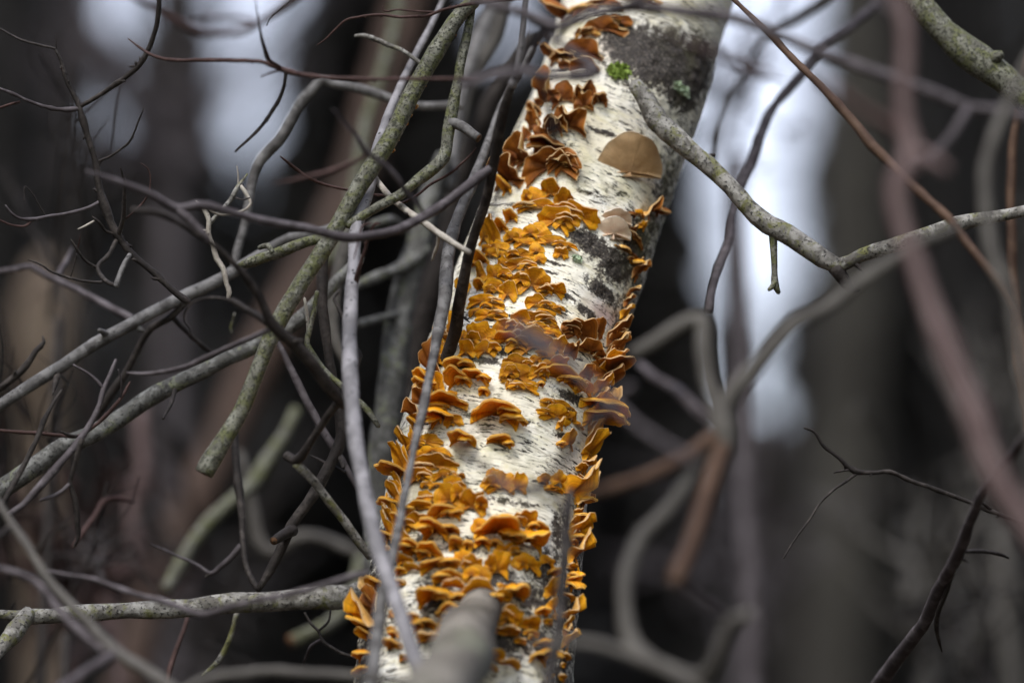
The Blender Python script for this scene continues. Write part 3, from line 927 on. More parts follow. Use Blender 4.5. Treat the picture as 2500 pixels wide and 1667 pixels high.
# forked dark twig at the upper left
A = 'A'
branch('twig', 'black forked twig spreading wide arms at the upper left', 'dark', 'N',
       [(462, 737, 17), (432, 718, 17), (375, 665, 17), (318, 618, 17), (291, 582, 18), (281, 566, 20), (249, 490, 19), (237, 405, 17), (214, 329, 16), (193, 260, 15), (159, 191, 10), (145, 140, 9), (136, 122, 7)],
       0.01, 0.0, cat='twig', knob=0.16, kink=0.5, buds=0.010, bud=0.25,
       kids=[('twig', None, A, [(358, 312, 16), (280, 295, 17), (180, 270, 17), (90, 235, 16), (0, 185, 12), (-80, 140, 8)], 0.02, [], {'buds': 0.012}),
             ('spur', None, A, [(362, 305, 10), (358, 260, 7), (355, 222, 4)], 0.0),
             ('twig', None, A, [(508, 680, 26), (600, 630, 30), (740, 535, 34), (900, 400, 36), (960, 300, 34), (990, 200, 32), (1012, 60, 30), (1015, -40, 30)], -0.03, [], {'buds': 0.012, 'bud': 0.2}),
             ('twig', 'purple', A, [(505, 690, 28), (420, 700, 27), (300, 685, 24), (170, 640, 22), (60, 590, 22), (0, 565, 16), (-60, 540, 12)], -0.02,
              [('twig', 'red', A, [(125, 650, 16), (60, 668, 18), (0, 690, 17), (-70, 705, 14)], 0.01)], {'bud': 0.2}),
             ('twig', None, A, [(625, 1032, 18), (700, 1000, 15), (760, 960, 15), (825, 905, 16), (860, 840, 12), (890, 760, 12), (918, 690, 8)], -0.02, [], {'buds': 0.008}),
             ('twig', 'purple', A, [(650, 1282, 26), (560, 1325, 25), (450, 1360, 23), (280, 1385, 22), (200, 1402, 24), (120, 1390, 17), (70, 1355, 15), (35, 1310, 11)], -0.03,
              [('twig', 'red', A, [(200, 1405, 18), (170, 1440, 18), (90, 1440, 15), (0, 1405, 13), (-50, 1380, 10)], -0.01),
               ('twig', 'dark', A, [(290, 1378, 14), (250, 1310, 12), (210, 1240, 11), (162, 1190, 9), (155, 1290, 5)], -0.005)], {'bud': 0.2}),
             ('twig', None, A, [(735, 1490, 22), (680, 1480, 20), (640, 1430, 19), (600, 1395, 16), (588, 1383, 8)], -0.01,
              [('twig', 'bone', A, [(600, 1408, 14), (540, 1445, 13), (498, 1462, 8)], -0.005)]),
             ('twig', None, 'B', [(752, 205, 34), (785, 100, 30), (795, -40, 28), (800, -110, 26), (770, -235, 12)], -0.025,
              [('twig', 'red', 'B', [(798, 92, 14), (870, 30, 14), (930, -40, 13), (960, -155, 10), (940, -235, 8), (900, -265, 6)], -0.01)], {'buds': 0.012}),
             ('twig', None, 'B', [(742, 225, 32), (690, 320, 30), (620, 400, 32), (650, 470, 32), (700, 502, 28), (742, 512, 26)], -0.03,
              [('twig', 'dark', 'B', [(620, 402, 24), (540, 350, 18), (490, 280, 17), (455, 225, 10)], -0.01, {'buds': 0.01}),
               ('twig', 'red', 'B', [(492, 300, 12), (505, 240, 10), (512, 192, 7)], -0.005),
               ('twig', 'dark', 'B', [(490, 315, 12), (472, 390, 10), (450, 462, 7)], 0.005),
               ('twig', 'dark', 'B', [(655, 495, 22), (560, 490, 18), (440, 465, 16), (320, 420, 15), (260, 380, 13), (178, 350, 6)], -0.01, {'buds': 0.01}),
               ('twig', 'grey', 'B', [(742, 515, 36), (770, 440, 34), (800, 370, 34), (832, 318, 34)], 0.01)])])
branch('twig', 'small dark twig entering at the left edge above the pale snag', 'dark', 'B',
       [(-60, 1220, 40), (0, 1170, 40), (130, 1060, 48), (230, 930, 38), (280, 875, 26), (272, 838, 10)], -0.05, -0.05, cat='twig', buds=0.02)

# red-brown twig across the upper left and its hanging shoot
branch('twig', 'red brown twig running level at the upper left with a hanging shoot', 'red', 'A',
       [(818, 250, 9), (900, 310, 15), (1000, 365, 22), (1120, 385, 23), (1300, 385, 26), (1500, 388, 28), (1700, 402, 28), (1800, 440, 36), (1900, 472, 32), (2050, 492, 27), (2350, 505, 26), (2700, 505, 24), (3050, 500, 22)],
       -0.03, -0.13, cat='twig', buds=0.02, bud=0.15,
       kids=[('shoot', 'dark', 'A', [(1830, 468, 24), (1820, 550, 23), (1760, 680, 27), (1680, 800, 25), (1600, 880, 20), (1500, 970, 14)], 0.03, [], {'buds': 0.02}),
             ('twig', None, 'A', [(1792, 432, 26), (1710, 370, 30), (1690, 300, 26), (1660, 180, 16), (1635, 30, 8)], -0.06),
             ('spur', None, 'A', [(1785, 452, 14), (1730, 465, 14), (1668, 490, 10)], -0.02)])
branch('limb', 'grey limb bowed over at the top and dropping behind the twigs', 'grey', 'N',
       [(1125, 258, 22), (981, 255, 23), (930, 237, 24), (853, 214, 25), (806, 203, 24), (786, 196, 23), (758, 222, 24), (727, 260, 26), (700, 302, 27), (673, 344, 27), (635, 386, 26), (620, 421, 23),
        (612, 459, 23), (604, 513, 22), (591, 574, 21), (578, 614, 22), (570, 660, 20)], 0.12, 0.09, cat='branch', knob=0.08)
branch('twig', 'blurred reddish twig arching along the top left edge', 'red', 'A',
       [(800, -60, 32), (870, 0, 36), (1000, 70, 44), (1150, 150, 50), (1300, 205, 54), (1450, 212, 48), (1580, 180, 40), (1660, 130, 36), (1780, 50, 46), (1880, -30, 50)], 0.30, 0.34, cat='twig',
       kids=[('twig', None, 'A', [(1640, 140, 34), (1500, 118, 36), (1380, 112, 30), (1250, 108, 16)], 0.05)])
branch('twig', 'tiny sharp dark twig tip hanging from the top edge', 'dark', 'A', [(1900, -40, 11), (1860, 0, 10), (1780, 70, 10), (1722, 120, 8), (1704, 166, 6)], -0.02, -0.02, cat='twig')
branch('twig', 'slender red twig with two prongs reaching left from the green limb top', 'red', 'D',
       [(1830, 30, 40), (1720, 45, 36), (1600, 70, 34), (1500, 95, 32), (1420, 125, 34), (1340, 150, 36), (1200, 160, 30), (1080, 165, 30), (950, 148, 28), (800, 145, 30), (680, 165, 26), (580, 185, 26), (480, 270, 26), (380, 370, 20), (288, 434, 10)],
       -0.03, -0.01, cat='twig', buds=0.012,
       kids=[('twig', None, 'D', [(1420, 118, 22), (1290, 112, 18), (1160, 102, 18), (1040, 95, 17), (940, 108, 16), (912, 90, 12), (922, 62, 8)], 0.0)])
branch('twig', 'thin olive twig curving up to the left from behind the green limb', 'limb', 'D',
       [(1320, 625, 40), (1220, 560, 40), (1100, 480, 42), (960, 425, 46), (860, 380, 48), (740, 340, 44), (655, 345, 26)], 0.04, 0.05, cat='twig')

# foreground branch along the top
branch('branch', 'out of focus brown branch dipping across the top of the birch', 'purple', 'N',
       [(1080, -30, 17), (1164, 0, 20), (1210, 16, 23), (1279, 31, 24), (1330, 54, 26), (1365, 66, 25), (1406, 51, 26), (1470, 28, 28), (1534, 22, 28), (1610, 24, 28), (1696, 31, 30), (1780, 42, 30),
        (1876, 77, 29), (1944, 103, 29), (2010, 130, 29), (2098, 165, 29), (2212, 203, 29), (2327, 245, 28), (2366, 264, 26), (2430, 268, 28), (2500, 283, 28)], -0.20, -0.27,
       kids=[('twig', None, 'N', [(1470, 26, 24), (1530, 14, 22), (1572, -8, 22), (1600, -30, 20)], -0.02),
             ('twig', 'purple', 'N', [(1362, 66, 24), (1330, 88, 22), (1304, 128, 20), (1289, 160, 18), (1270, 200, 14)], 0.05),
             ('twig', None, 'N', [(2364, 264, 24), (2330, 320, 24), (2300, 360, 24), (2276, 384, 24), (2230, 410, 20)], -0.02)])
branch('twig', 'blurred plum coloured twig hooked over the ruffled brackets', 'purple', 'N',
       [(1120, 215, 20), (1150, 206, 24), (1190, 191, 26), (1278, 178, 26), (1330, 186, 26), (1380, 188, 28), (1430, 184, 30), (1456, 172, 28), (1440, 156, 24), (1410, 136, 22), (1378, 112, 20), (1340, 90, 14)], -0.24, -0.22, cat='twig',
       kids=[('twig', None, 'N', [(1318, 192, 16), (1332, 242, 17), (1344, 287, 19), (1350, 320, 22), (1354, 345, 20)], 0.03)])

# lichened limb at the upper right corner
branch('limb', 'thick mossy limb sloping through the upper right corner', 'green', 'I',
       [(1520, -160, 170), (1640, -20, 176), (1720, 70, 182), (1850, 200, 188), (2000, 325, 188), (2150, 440, 186), (2300, 565, 186), (2420, 680, 180)], 0.07, 0.05, knob=0.12, kink=0.2, bud=0.08,
       kids=[('spur', None, 'I', [(2120, 400, 90), (2180, 355, 84), (2205, 345, 56)], -0.01)])
branch('branch', 'very blurred pink brown branch bending down the right side', 'pink', 'N',
       [(2175, -60, 32), (2190, 0, 34), (2208, 57, 36), (2212, 153, 37), (2208, 230, 37), (2212, 306, 40), (2226, 360, 46), (2214, 412, 48), (2190, 445, 50), (2186, 500, 48), (2198, 560, 46),
        (2206, 590, 44), (2228, 634, 44), (2258, 730, 48), (2296, 825, 56), (2338, 932, 58), (2373, 1017, 60), (2407, 1100, 60), (2450, 1190, 60), (2500, 1272, 58)], -0.40, -0.46, knob=0.07, bud=0.08,
       kids=[('twig', 'red', 'N', [(2222, 345, 30), (2190, 318, 26), (2120, 278, 25), (2052, 230, 24), (2000, 190, 18)], 0.02),
             ('spur', None, 'N', [(2232, 370, 36), (2275, 392, 26), (2312, 414, 20)], -0.02),
             ('twig', 'purple', 'N', [(2205, 50, 28), (2170, 20, 26), (2135, -20, 24), (2110, -60, 22)], 0.02)])
branch('branch', 'orange brown straight branch slanting behind the pink one', 'orange', 'N',
       [(1770, -20, 10), (1814, 23, 12), (1883, 88, 18), (1944, 153, 19), (2002, 207, 20), (2059, 268, 24), (2117, 337, 25), (2185, 413, 26), (2250, 471, 25), (2315, 532, 23), (2365, 596, 22), (2411, 653, 22), (2470, 740, 26), (2490, 800, 27), (2510, 900, 27)], 0.0, -0.15)
branch('branch', 'lavender blurred twig crossing the birch above the limb', 'pink', 'N',
       [(1620, 70, 18), (1657, 96, 22), (1707, 119, 27), (1772, 142, 27), (1814, 165, 25), (1870, 180, 20), (1920, 196, 12)], -0.36, -0.3, cat='twig')
branch('twig', 'dark blurred branch crossing the pale sky gap toward the top', 'dark', 'N',
       [(2050, -40, 22), (2005, 0, 24), (1944, 42, 26), (1890, 78, 24), (1864, 100, 17), (1826, 165, 17), (1791, 210, 18), (1768, 276, 20), (1753, 337, 18), (1740, 420, 14)], 0.35, 0.3, cat='branch')
branch('twig', 'mauve branch running down from the pale sky gap to a fork', 'purple', 'N',
       [(2140, 10, 24), (2070, 70, 26), (2010, 112, 26), (1964, 168, 24), (1918, 226, 23), (1876, 287, 23), (1853, 344, 26), (1822, 421, 28), (1799, 482, 24), (1784, 555, 24), (1778, 590, 23), (1761, 634, 23), (1745, 691, 22), (1728, 760, 24)], 0.24, 0.06, cat='branch')
branch('branch', 'blurred grey branch star with arms meeting at a pale knot', 'smooth', 'N',
       [(1545, 865, 34), (1600, 836, 36), (1657, 797, 36), (1710, 776, 40), (1715, 845, 42), (1726, 920, 44), (1750, 990, 48), (1762, 1040, 66), (1768, 1076, 56), (1770, 1110, 40)], -0.26, -0.28, knob=0.08,
       kids=[('limb', None, 'N', [(1758, 1030, 50), (1772, 986, 44), (1830, 913, 43), (1887, 848, 40), (1944, 787, 40), (2020, 755, 38), (2097, 691, 34), (2185, 634, 32), (2260, 590, 28), (2340, 560, 24)], 0.02),
             ('limb', 'purple', 'N', [(1750, 1035, 40), (1700, 1000, 28), (1650, 950, 26), (1600, 921, 24), (1560, 890, 20)], 0.06),
             ('limb', 'orange', 'N', [(1750, 1065, 46), (1725, 1082, 42), (1649, 1131, 36), (1575, 1165, 32), (1500, 1188, 30), (1430, 1206, 26)], -0.05),
             ('limb', 'orange', 'N', [(1762, 1085, 44), (1755, 1101, 42), (1734, 1173, 44), (1700, 1280, 42), (1662, 1386, 42), (1648, 1420, 44)], -0.08,
              [('twig', 'purple', 'N', [(1648, 1415, 30), (1712, 1467, 22), (1776, 1505, 20)], 0.02)]),
             ('limb', None, 'N', [(1745, 1080, 46), (1700, 1125, 42), (1670, 1186, 42), (1619, 1254, 42), (1564, 1305, 42), (1526, 1407, 42), (1524, 1492, 42), (1542, 1577, 44), (1649, 1637, 40), (1704, 1649, 36), (1740, 1620, 34),
                                  (1772, 1547, 34), (1798, 1513, 30), (1840, 1496, 28)], -0.10)])
branch('twig', 'sharp slender brown twig forking in front of the dark right background', 'dark', 'N',
       [(1964, 1044, 6), (1983, 1051, 7), (2010, 1088, 9), (2048, 1118, 10), (2074, 1143, 12), (2095, 1152, 13), (2129, 1154, 11), (2172, 1152, 11), (2223, 1173, 11), (2278, 1192, 12), (2329, 1212, 11), (2384, 1233, 11), (2414, 1246, 13), (2444, 1256, 11), (2500, 1275, 10)],
       0.0, 0.03, cat='twig', buds=0.018, bud=0.15, kink=0.4,
       kids=[('twig', None, 'K', [(1398, 205, 20), (1320, 260, 18), (1250, 310, 17), (1180, 380, 15), (1110, 490, 13), (1040, 580, 11), (972, 692, 11)], -0.02, [], {'buds': 0.02}),
             ('twig', None, 'K', [(1350, 188, 14), (1310, 192, 13), (1262, 202, 12)], -0.01),
             ('spur', None, 'K', [(2160, 415, 22), (2130, 385, 24), (2105, 368, 16)], -0.005)])
branch('stem', 'long grey shoot leaning up through the lower right corner', 'purple', 'N',
       [(2120, 1700, 40), (2155, 1654, 38), (2202, 1590, 36), (2257, 1526, 34), (2295, 1441, 32), (2338, 1360, 32), (2367, 1280, 28), (2389, 1229, 26), (2414, 1186, 26), (2448, 1139, 26), (2500, 1075, 25)], 0.08, -0.16, cat='branch',
       kids=[('twig', 'dark', 'K', [(1985, 658, 26), (2080, 655, 26), (2180, 662, 24), (2265, 692, 12)], 0.05),
             ('spur', 'dark', 'K', [(1985, 690, 16), (2010, 706, 14), (2034, 718, 6)], 0.0),
             ('twig', 'dark', 'K', [(1935, 800, 30), (1890, 930, 30), (1845, 1060, 28), (1860, 1160, 20), (1880, 1230, 10)], 0.04)])
branch('stem', 'blurred silver stem falling down the far right side', 'smooth', 'N',
       [(2525, 120, 22), (2480, 214, 27), (2453, 268, 32), (2430, 325, 32), (2415, 383, 30), (2404, 459, 32), (2404, 520, 31), (2411, 557, 31), (2426, 634, 33), (2453, 691, 33), (2472, 749, 31), (2482, 844, 30), (2500, 940, 30)], -0.3, -0.34, cat='branch')
branch('stem', 'rusty stem along the right edge behind the silver one', 'orange', 'N',
       [(2510, 160, 22), (2491, 249, 23), (2476, 344, 23), (2469, 459, 24), (2466, 530, 26), (2469, 596, 28), (2476, 691, 28), (2480, 770, 27), (2490, 880, 27), (2505, 980, 27)], 0.14, 0.1, cat='branch')
branch('branch', 'dark upright twig blurred in front of the right-hand brackets', 'dark', 'N',
       [(1392, 1195, 16), (1388, 1240, 23), (1384, 1290, 26), (1380, 1360, 26), (1374, 1440, 27), (1366, 1520, 28), (1350, 1610, 30), (1335, 1690, 30)], -0.17, -0.22, cat='twig')
branch('branch', 'blurred violet twig lying over the lower bare bark of the birch', 'purple', 'N',
       [(1120, 1105, 12), (1170, 1130, 16), (1215, 1165, 20), (1260, 1198, 22), (1300, 1190, 22), (1340, 1170, 22), (1380, 1120, 24), (1420, 1070, 26), (1450, 1030, 28), (1490, 985, 26), (1540, 940, 22)], -0.28, -0.34, cat='twig',
       kids=[('twig', None, 'N', [(1290, 1192, 20), (1330, 1215, 20), (1370, 1245, 20), (1395, 1300, 18), (1412, 1360, 14)], 0.02)])
branch('branch', 'blurred bare shoot crossing low at the right of the birch', 'smooth', 'N',
       [(1300, 1570, 20), (1400, 1566, 26), (1480, 1580, 28), (1560, 1604, 28), (1640, 1640, 26), (1700, 1680, 24)], -0.34, -0.36, cat='twig')
branch('branch', 'bud on a blurred twig tip in front of the banded brackets', 'purple', 'N',
       [(1245, 800, 26), (1280, 818, 44), (1310, 838, 48), (1345, 862, 36), (1400, 905, 22), (1470, 960, 20), (1560, 1040, 20), (1700, 1130, 20)], -0.34, -0.40, cat='twig')

# limbs at the left
branch('limb', 'straight grey limb slanting up from the left edge', 'grey', 'N',
       [(-60, 1020, 30), (0, 990, 30), (76, 940, 31), (153, 894, 31), (230, 840, 31), (306, 798, 31), (383, 756, 31), (440, 729, 31), (478, 714, 31), (543, 680, 31), (612, 634, 27), (651, 611, 24), (708, 580, 22), (765, 572, 24), (812, 557, 24), (900, 520, 22)],
       0.03, 0.09, knob=0.07, kink=0.2, bud=0.05,
       kids=[('spur', None, 'B', [(695, 840, 44), (660, 815, 40), (632, 800, 30)], -0.01),
             ('spur', 'dark', 'B', [(360, 1080, 54), (348, 1150, 36), (335, 1212, 10)], -0.01),
             ('limb', 'dark', 'B', [(1175, 625, 48), (1080, 720, 46), (960, 790, 48), (900, 880, 52), (850, 980, 52), (800, 1080, 52), (740, 1160, 56), (650, 1300, 48), (600, 1400, 34)], 0.02,
              [('twig', 'dark', 'B', [(1095, 715, 34), (1200, 820, 32), (1300, 910, 32), (1365, 952, 26)], 0.03)]),
             ('spur', None, 'B', [(880, 780, 44), (905, 800, 36), (915, 808, 22)], 0.0)])
branch('limb', 'heavier dark grey limb below, rising from the lower left edge', 'mottled', 'N',
       [(-80, 1246, 46), (0, 1197, 47), (31, 1178, 47), (96, 1132, 47), (153, 1090, 47), (210, 1067, 46), (287, 1024, 45), (344, 982, 44), (421, 940, 42), (478, 913, 40), (555, 875, 39), (631, 840, 38), (689, 806, 38), (727, 783, 37), (784, 729, 32), (830, 680, 28), (880, 630, 24)],
       0.03, 0.07, knob=0.07, kink=0.2,
       kids=[('twig', 'dark', 'B', [(1125, 1150, 36), (1105, 1220, 28), (1075, 1300, 24), (1043, 1362, 20)], -0.03)])
branch('twig', 'dark glossy twig knot crossing in front of the green limb', 'dark', 'N',
       [(845, 992, 20), (820, 963, 29), (788, 921, 28), (750, 875, 29), (712, 837, 30), (670, 802, 30), (650, 768, 23), (631, 722, 21), (597, 672, 19), (551, 622, 15), (501, 584, 12), (440, 545, 14), (380, 520, 16), (320, 512, 12)], -0.07, -0.14, cat='branch', bud=0.1,
       kids=[('twig', 'purple', 'B', [(1730, 790, 40), (1600, 850, 36), (1500, 892, 36), (1300, 980, 34), (1150, 1040, 33), (1000, 1070, 29), (880, 1076, 24), (810, 1070, 12)], 0.04, [], {'bud': 0.1}),
             ('twig', None, 'B', [(1740, 775, 54), (1640, 705, 48), (1560, 660, 44), (1480, 612, 40), (1440, 603, 20), (1380, 595, 19), (1290, 600, 18), (1220, 630, 16), (1185, 680, 14), (1180, 740, 10), (1215, 790, 9), (1215, 850, 5)], 0.03,
              [('tendril', 'limb', 'B', [(1495, 690, 14), (1485, 740, 11), (1470, 785, 9), (1480, 815, 6)], 0.0)]),
             ('twig', None, 'B', [(2190, 1240, 60), (2240, 1080, 58), (2290, 960, 50), (2270, 910, 26), (2210, 780, 24), (2150, 640, 22), (2130, 600, 20), (2165, 550, 20)], 0.03),
             ('spur', None, 'B', [(1860, 880, 36), (1900, 868, 30), (1940, 862, 14)], -0.01),
             ('twig', 'dark', 'N', [(835, 978, 26), (822, 988, 22), (788, 1036, 21), (750, 1090, 21), (723, 1124, 27), (700, 1110, 22)], 0.03,
              [('twig', 'limb', 'C', [(1880, 165, 66), (2000, 290, 58), (2100, 410, 58), (2200, 540, 58), (2280, 660, 58), (2360, 765, 56)], 0.02, {'knob': 0.12})])])
branch('twig', 'crooked peeled bone-grey twig with small hooks above the grey limb', 'bone', 'B',
       [(1455, 605, 20), (1462, 560, 34), (1440, 500, 34), (1420, 400, 34), (1380, 340, 40), (1360, 260, 34), (1330, 180, 34), (1330, 100, 34), (1300, 30, 28), (1280, 0, 18)], -0.02, -0.02, cat='twig', knob=0.16, kink=0.5,
       kids=[('twig', 'limb', 'A', [(1340, 1425, 28), (1400, 1350, 30), (1470, 1280, 31), (1520, 1190, 28), (1550, 1150, 20), (1580, 1110, 9)], 0.01,
              [('twig', 'bone', 'A', [(1535, 1185, 24), (1580, 1250, 28), (1600, 1295, 20), (1580, 1325, 18), (1500, 1360, 18), (1400, 1370, 16), (1320, 1330, 14), (1250, 1280, 7)], -0.01),
               ('twig', 'bone', 'A', [(1520, 1185, 14), (1520, 1120, 10), (1512, 1060, 7)], 0.0),
               ('twig', 'dark', 'A', [(1500, 1262, 12), (1550, 1275, 12), (1595, 1262, 9)], -0.01)]),
             ('spur', None, 'B', [(1335, 168, 18), (1312, 164, 14), (1292, 160, 9)], 0.0)])
branch('twig', 'blurred grey branch entering left above the pale snag', 'purple', 'B',
       [(-80, 445, 38), (0, 430, 40), (100, 415, 40), (200, 395, 44), (300, 450, 48), (450, 520, 48), (600, 600, 52), (720, 660, 52), (850, 740, 54), (900, 770, 40)], 0.14, 0.10, cat='branch',
       kids=[('twig', None, 'B', [(365, 470, 38), (405, 390, 34), (430, 340, 28), (462, 275, 14)], 0.03)])
branch('twig', 'light violet twig zigzagging down beside the dark grey limb', 'purple', 'N',
       [(284, 878, 8), (268, 917, 11), (253, 951, 13), (245, 986, 14), (230, 1020, 15), (199, 1066, 17), (175, 1100, 19), (130, 1151, 21), (92, 1193, 19), (57, 1232, 17), (23, 1255, 16)], -0.02, -0.06, cat='twig',
       kids=[('twig', 'purple', 'B', [(662, 1170, 24), (620, 1120, 22), (570, 1080, 20), (470, 1020, 14)], 0.0)])
branch('twig', 'rust red twig lying along the dark grey limb', 'red', 'B',
       [(830, 1130, 14), (780, 1220, 22), (700, 1320, 26), (600, 1410, 26), (500, 1475, 24), (400, 1470, 25), (200, 1455, 25), (20, 1440, 23), (-60, 1432, 20)], -0.015, -0.03, cat='twig', buds=0.012,
       kids=[('twig', 'dark', 'B', [(500, 1478, 24), (430, 1465, 20), (385, 1445, 12)], -0.01), ('twig', 'purple', 'B', [(770, 1230, 16), (775, 1150, 14), (755, 1050, 9)], -0.01)])
branch('stem', 'dark bent stem with a broken stub dropping toward the level limb', 'dark', 'N',
       [(800, 590, 22), (786, 640, 24), (784, 690, 25), (796, 806, 25), (807, 883, 23), (819, 940, 24), (830, 1017, 26), (832, 1070, 29), (815, 1124, 29), (788, 1170, 27), (750, 1228, 28), (712, 1285, 29), (689, 1335, 27), (658, 1396, 23), (631, 1440, 17)],
       0.03, 0.0, cat='branch', knob=0.16, kink=0.35, bud=0.1,
       kids=[('spur', None, 'C', [(1865, 590, 78), (1800, 622, 76), (1742, 657, 62)], -0.02, [], {'cut': True}),
             ('spur', None, 'C', [(2170, 130, 46), (2188, 170, 38), (2190, 195, 22)], -0.01),
             ('twig', None, 'C', [(2205, 225, 20), (2130, 185, 20), (2050, 150, 18), (1980, 115, 10)], 0.02, [], {'buds': 0.015})])
branch('stem', 'yellow-green lichened shoot curving through the crossing stems', 'green', 'N',
       [(774, 711, 11), (768, 757, 14), (757, 803, 14), (751, 840, 15), (768, 872, 15), (785, 896, 15), (822, 932, 16), (861, 966, 17), (900, 1005, 17), (925, 1040, 12)], -0.005, -0.03, cat='branch', knob=0.14, kink=0.4)
branch('twig', 'thin grey shoot hanging straight below the green limb', 'bone', 'L', [(372, 1120, 18), (385, 1180, 24), (395, 1300, 25), (390, 1440, 15)], 0.0, 0.0, cat='twig')
branch('stem', 'violet grey shoot running down from the green limb to the pale stem', 'purple', 'N',
       [(660, 815, 12), (681, 840, 15), (708, 890, 18), (738, 951, 19), (765, 1013, 21), (796, 1063, 21), (826, 1110, 20), (848, 1150, 15), (876, 1200, 11)], 0.05, 0.03, cat='branch')
branch('stem', 'grey pole standing behind the pale spotted stem', 'smooth', 'N',
       [(905, 440, 24), (880, 520, 30), (840, 620, 36), (826, 680, 36), (815, 750, 34), (820, 830, 30), (838, 870, 26), (860, 920, 24)], 0.14, 0.12, cat='branch')

# lower left tangle
branch('branch', 'long pale brown branch sloping down through the lower left corner', 'smooth', 'C',
       [(-60, 300, 30), (0, 420, 38), (70, 540, 54), (160, 670, 50), (240, 800, 54), (330, 930, 55), (450, 1070, 60), (600, 1220, 68), (740, 1350, 76), (850, 1430, 80), (1000, 1530, 80), (1100, 1600, 80)], -0.14, -0.22,
       kids=[('twig', 'purple', 'C', [(740, 1360, 66), (650, 1345, 64), (520, 1240, 58), (380, 1100, 54), (270, 960, 44), (200, 905, 40), (100, 860, 44), (0, 838, 44), (-80, 820, 40)], 0.05),
             ('twig', 'purple', 'C', [(735, 1370, 70), (650, 1440, 72), (560, 1490, 72), (430, 1575, 72), (360, 1620, 70)], -0.04),
             ('twig', 'dark', 'C', [(215, 755, 34), (270, 690, 30), (340, 610, 30), (440, 540, 26), (480, 500, 14)], -0.02),
             ('twig', 'dark', 'C', [(75, 560, 34), (30, 600, 30), (-40, 650, 28)], -0.02)])
branch('twig', 'dark twig standing upright against the lower dark grey limb', 'dark', 'N',
       [(150, 952, 6), (122, 1000, 10), (107, 1028, 14), (90, 1067, 12), (66, 1120, 13), (40, 1170, 14), (15, 1215, 14), (5, 1235, 12)], -0.03, -0.05, cat='twig', bud=0.2)
branch('twig', 'black drooping twig below the violet zigzag twig', 'dark', 'C',
       [(520, 10, 36), (490, 110, 32), (470, 200, 30), (450, 290, 34), (480, 400, 38), (492, 520, 36), (490, 660, 26), (470, 700, 14)], -0.05, -0.04, cat='twig',
       kids=[('twig', 'purple', 'C', [(455, 290, 28), (400, 340, 26), (330, 380, 26), (255, 402, 16)], 0.0)])
branch('twig', 'small red twig elbow blurred in the lower left tangle', 'red', 'C',
       [(470, 700, 26), (540, 590, 34), (610, 500, 36), (670, 400, 40), (740, 392, 36), (850, 412, 22)], 0.10, 0.14, cat='twig', kids=[('spur', 'dark', 'C', [(670, 390, 26), (668, 340, 20), (685, 290, 8)], 0.0)])
branch('limb', 'soft green limb dropping behind the black stub below the green limb', 'green', 'N',
       [(720, 1000, 26), (689, 1067, 32), (650, 1124, 36), (618, 1178, 36), (560, 1225, 34), (497, 1285, 36), (452, 1354, 36), (420, 1410, 34), (398, 1445, 32)], 0.34, 0.28, cut=True)
branch('limb', 'curved olive limb blurred behind the dark bent stem', 'smooth', 'N',
       [(582, 1105, 22), (605, 1180, 26), (622, 1270, 30), (640, 1335, 36), (670, 1350, 36), (715, 1315, 34), (770, 1310, 32), (830, 1330, 30), (890, 1360, 26)], 0.38, 0.36)
branch('stem', 'grey wavy stem blurred far behind the level limb', 'pink', 'N',
       [(345, 1000, 34), (342, 1067, 36), (345, 1150, 36), (322, 1230, 32), (322, 1275, 30), (333, 1320, 32), (326, 1372, 34), (288, 1398, 34), (268, 1420, 32), (275, 1526, 34), (284, 1620, 34), (288, 1690, 34)], 0.65, 0.6, cat='branch')
branch('twig', 'blurred twig fork in front of the green limb shadow', 'purple', 'C',
       [(1540, 690, 40), (1480, 760, 36), (1400, 830, 34), (1345, 868, 28), (1270, 820, 22), (1200, 788, 20), (1050, 720, 16), (960, 680, 8)], 0.06, 0.08, cat='twig', kids=[('spur', 'dark', 'C', [(1345, 868, 20), (1320, 880, 18), (1310, 895, 10)], 0.0)])
branch('twig', 'brown shoot hanging under the level limb', 'red', 'C', [(1195, 1150, 28), (1165, 1250, 30), (1130, 1340, 34), (1085, 1480, 38), (1060, 1590, 38)], 0.08, 0.06, cat='twig')
branch('twig', 'lichened shoot curling under the middle of the level limb', 'limb', 'C', [(1510, 1120, 34), (1490, 1210, 32), (1450, 1330, 34), (1400, 1420, 38), (1340, 1480, 28), (1290, 1520, 18)], 0.05, 0.05, cat='twig')
branch('branch', 'smooth grey branch blurred along the bottom edge', 'smooth', 'C', [(1150, 1620, 46), (1300, 1545, 54), (1500, 1510, 60), (1700, 1497, 62), (2000, 1505, 62), (2352, 1530, 62), (2600, 1560, 58)], -0.24, -0.22)
branch('limb', 'mossy broken limb end blurred below the level limb', 'green', 'C', [(2300, 760, 70), (2270, 900, 84), (2220, 1050, 96), (2130, 1170, 100), (2000, 1240, 100), (1850, 1295, 84)], 0.34, 0.28, cut=True)
branch('twig', 'thin dark twig looping under the level limb to the birch', 'dark', 'C', [(2352, 1425, 22), (2250, 1400, 24), (2130, 1350, 23), (2050, 1290, 23), (2030, 1235, 20), (1985, 1190, 18), (1945, 1120, 16)], 0.02, 0.03, cat='twig',
       kids=[('twig', None, 'C', [(2032, 1232, 16), (2095, 1175, 16), (2112, 1100, 12)], 0.0), ('twig', 'purple', 'C', [(2050, 1290, 22), (1990, 1330, 24), (1950, 1400, 18), (1930, 1470, 10)], 0.03)])


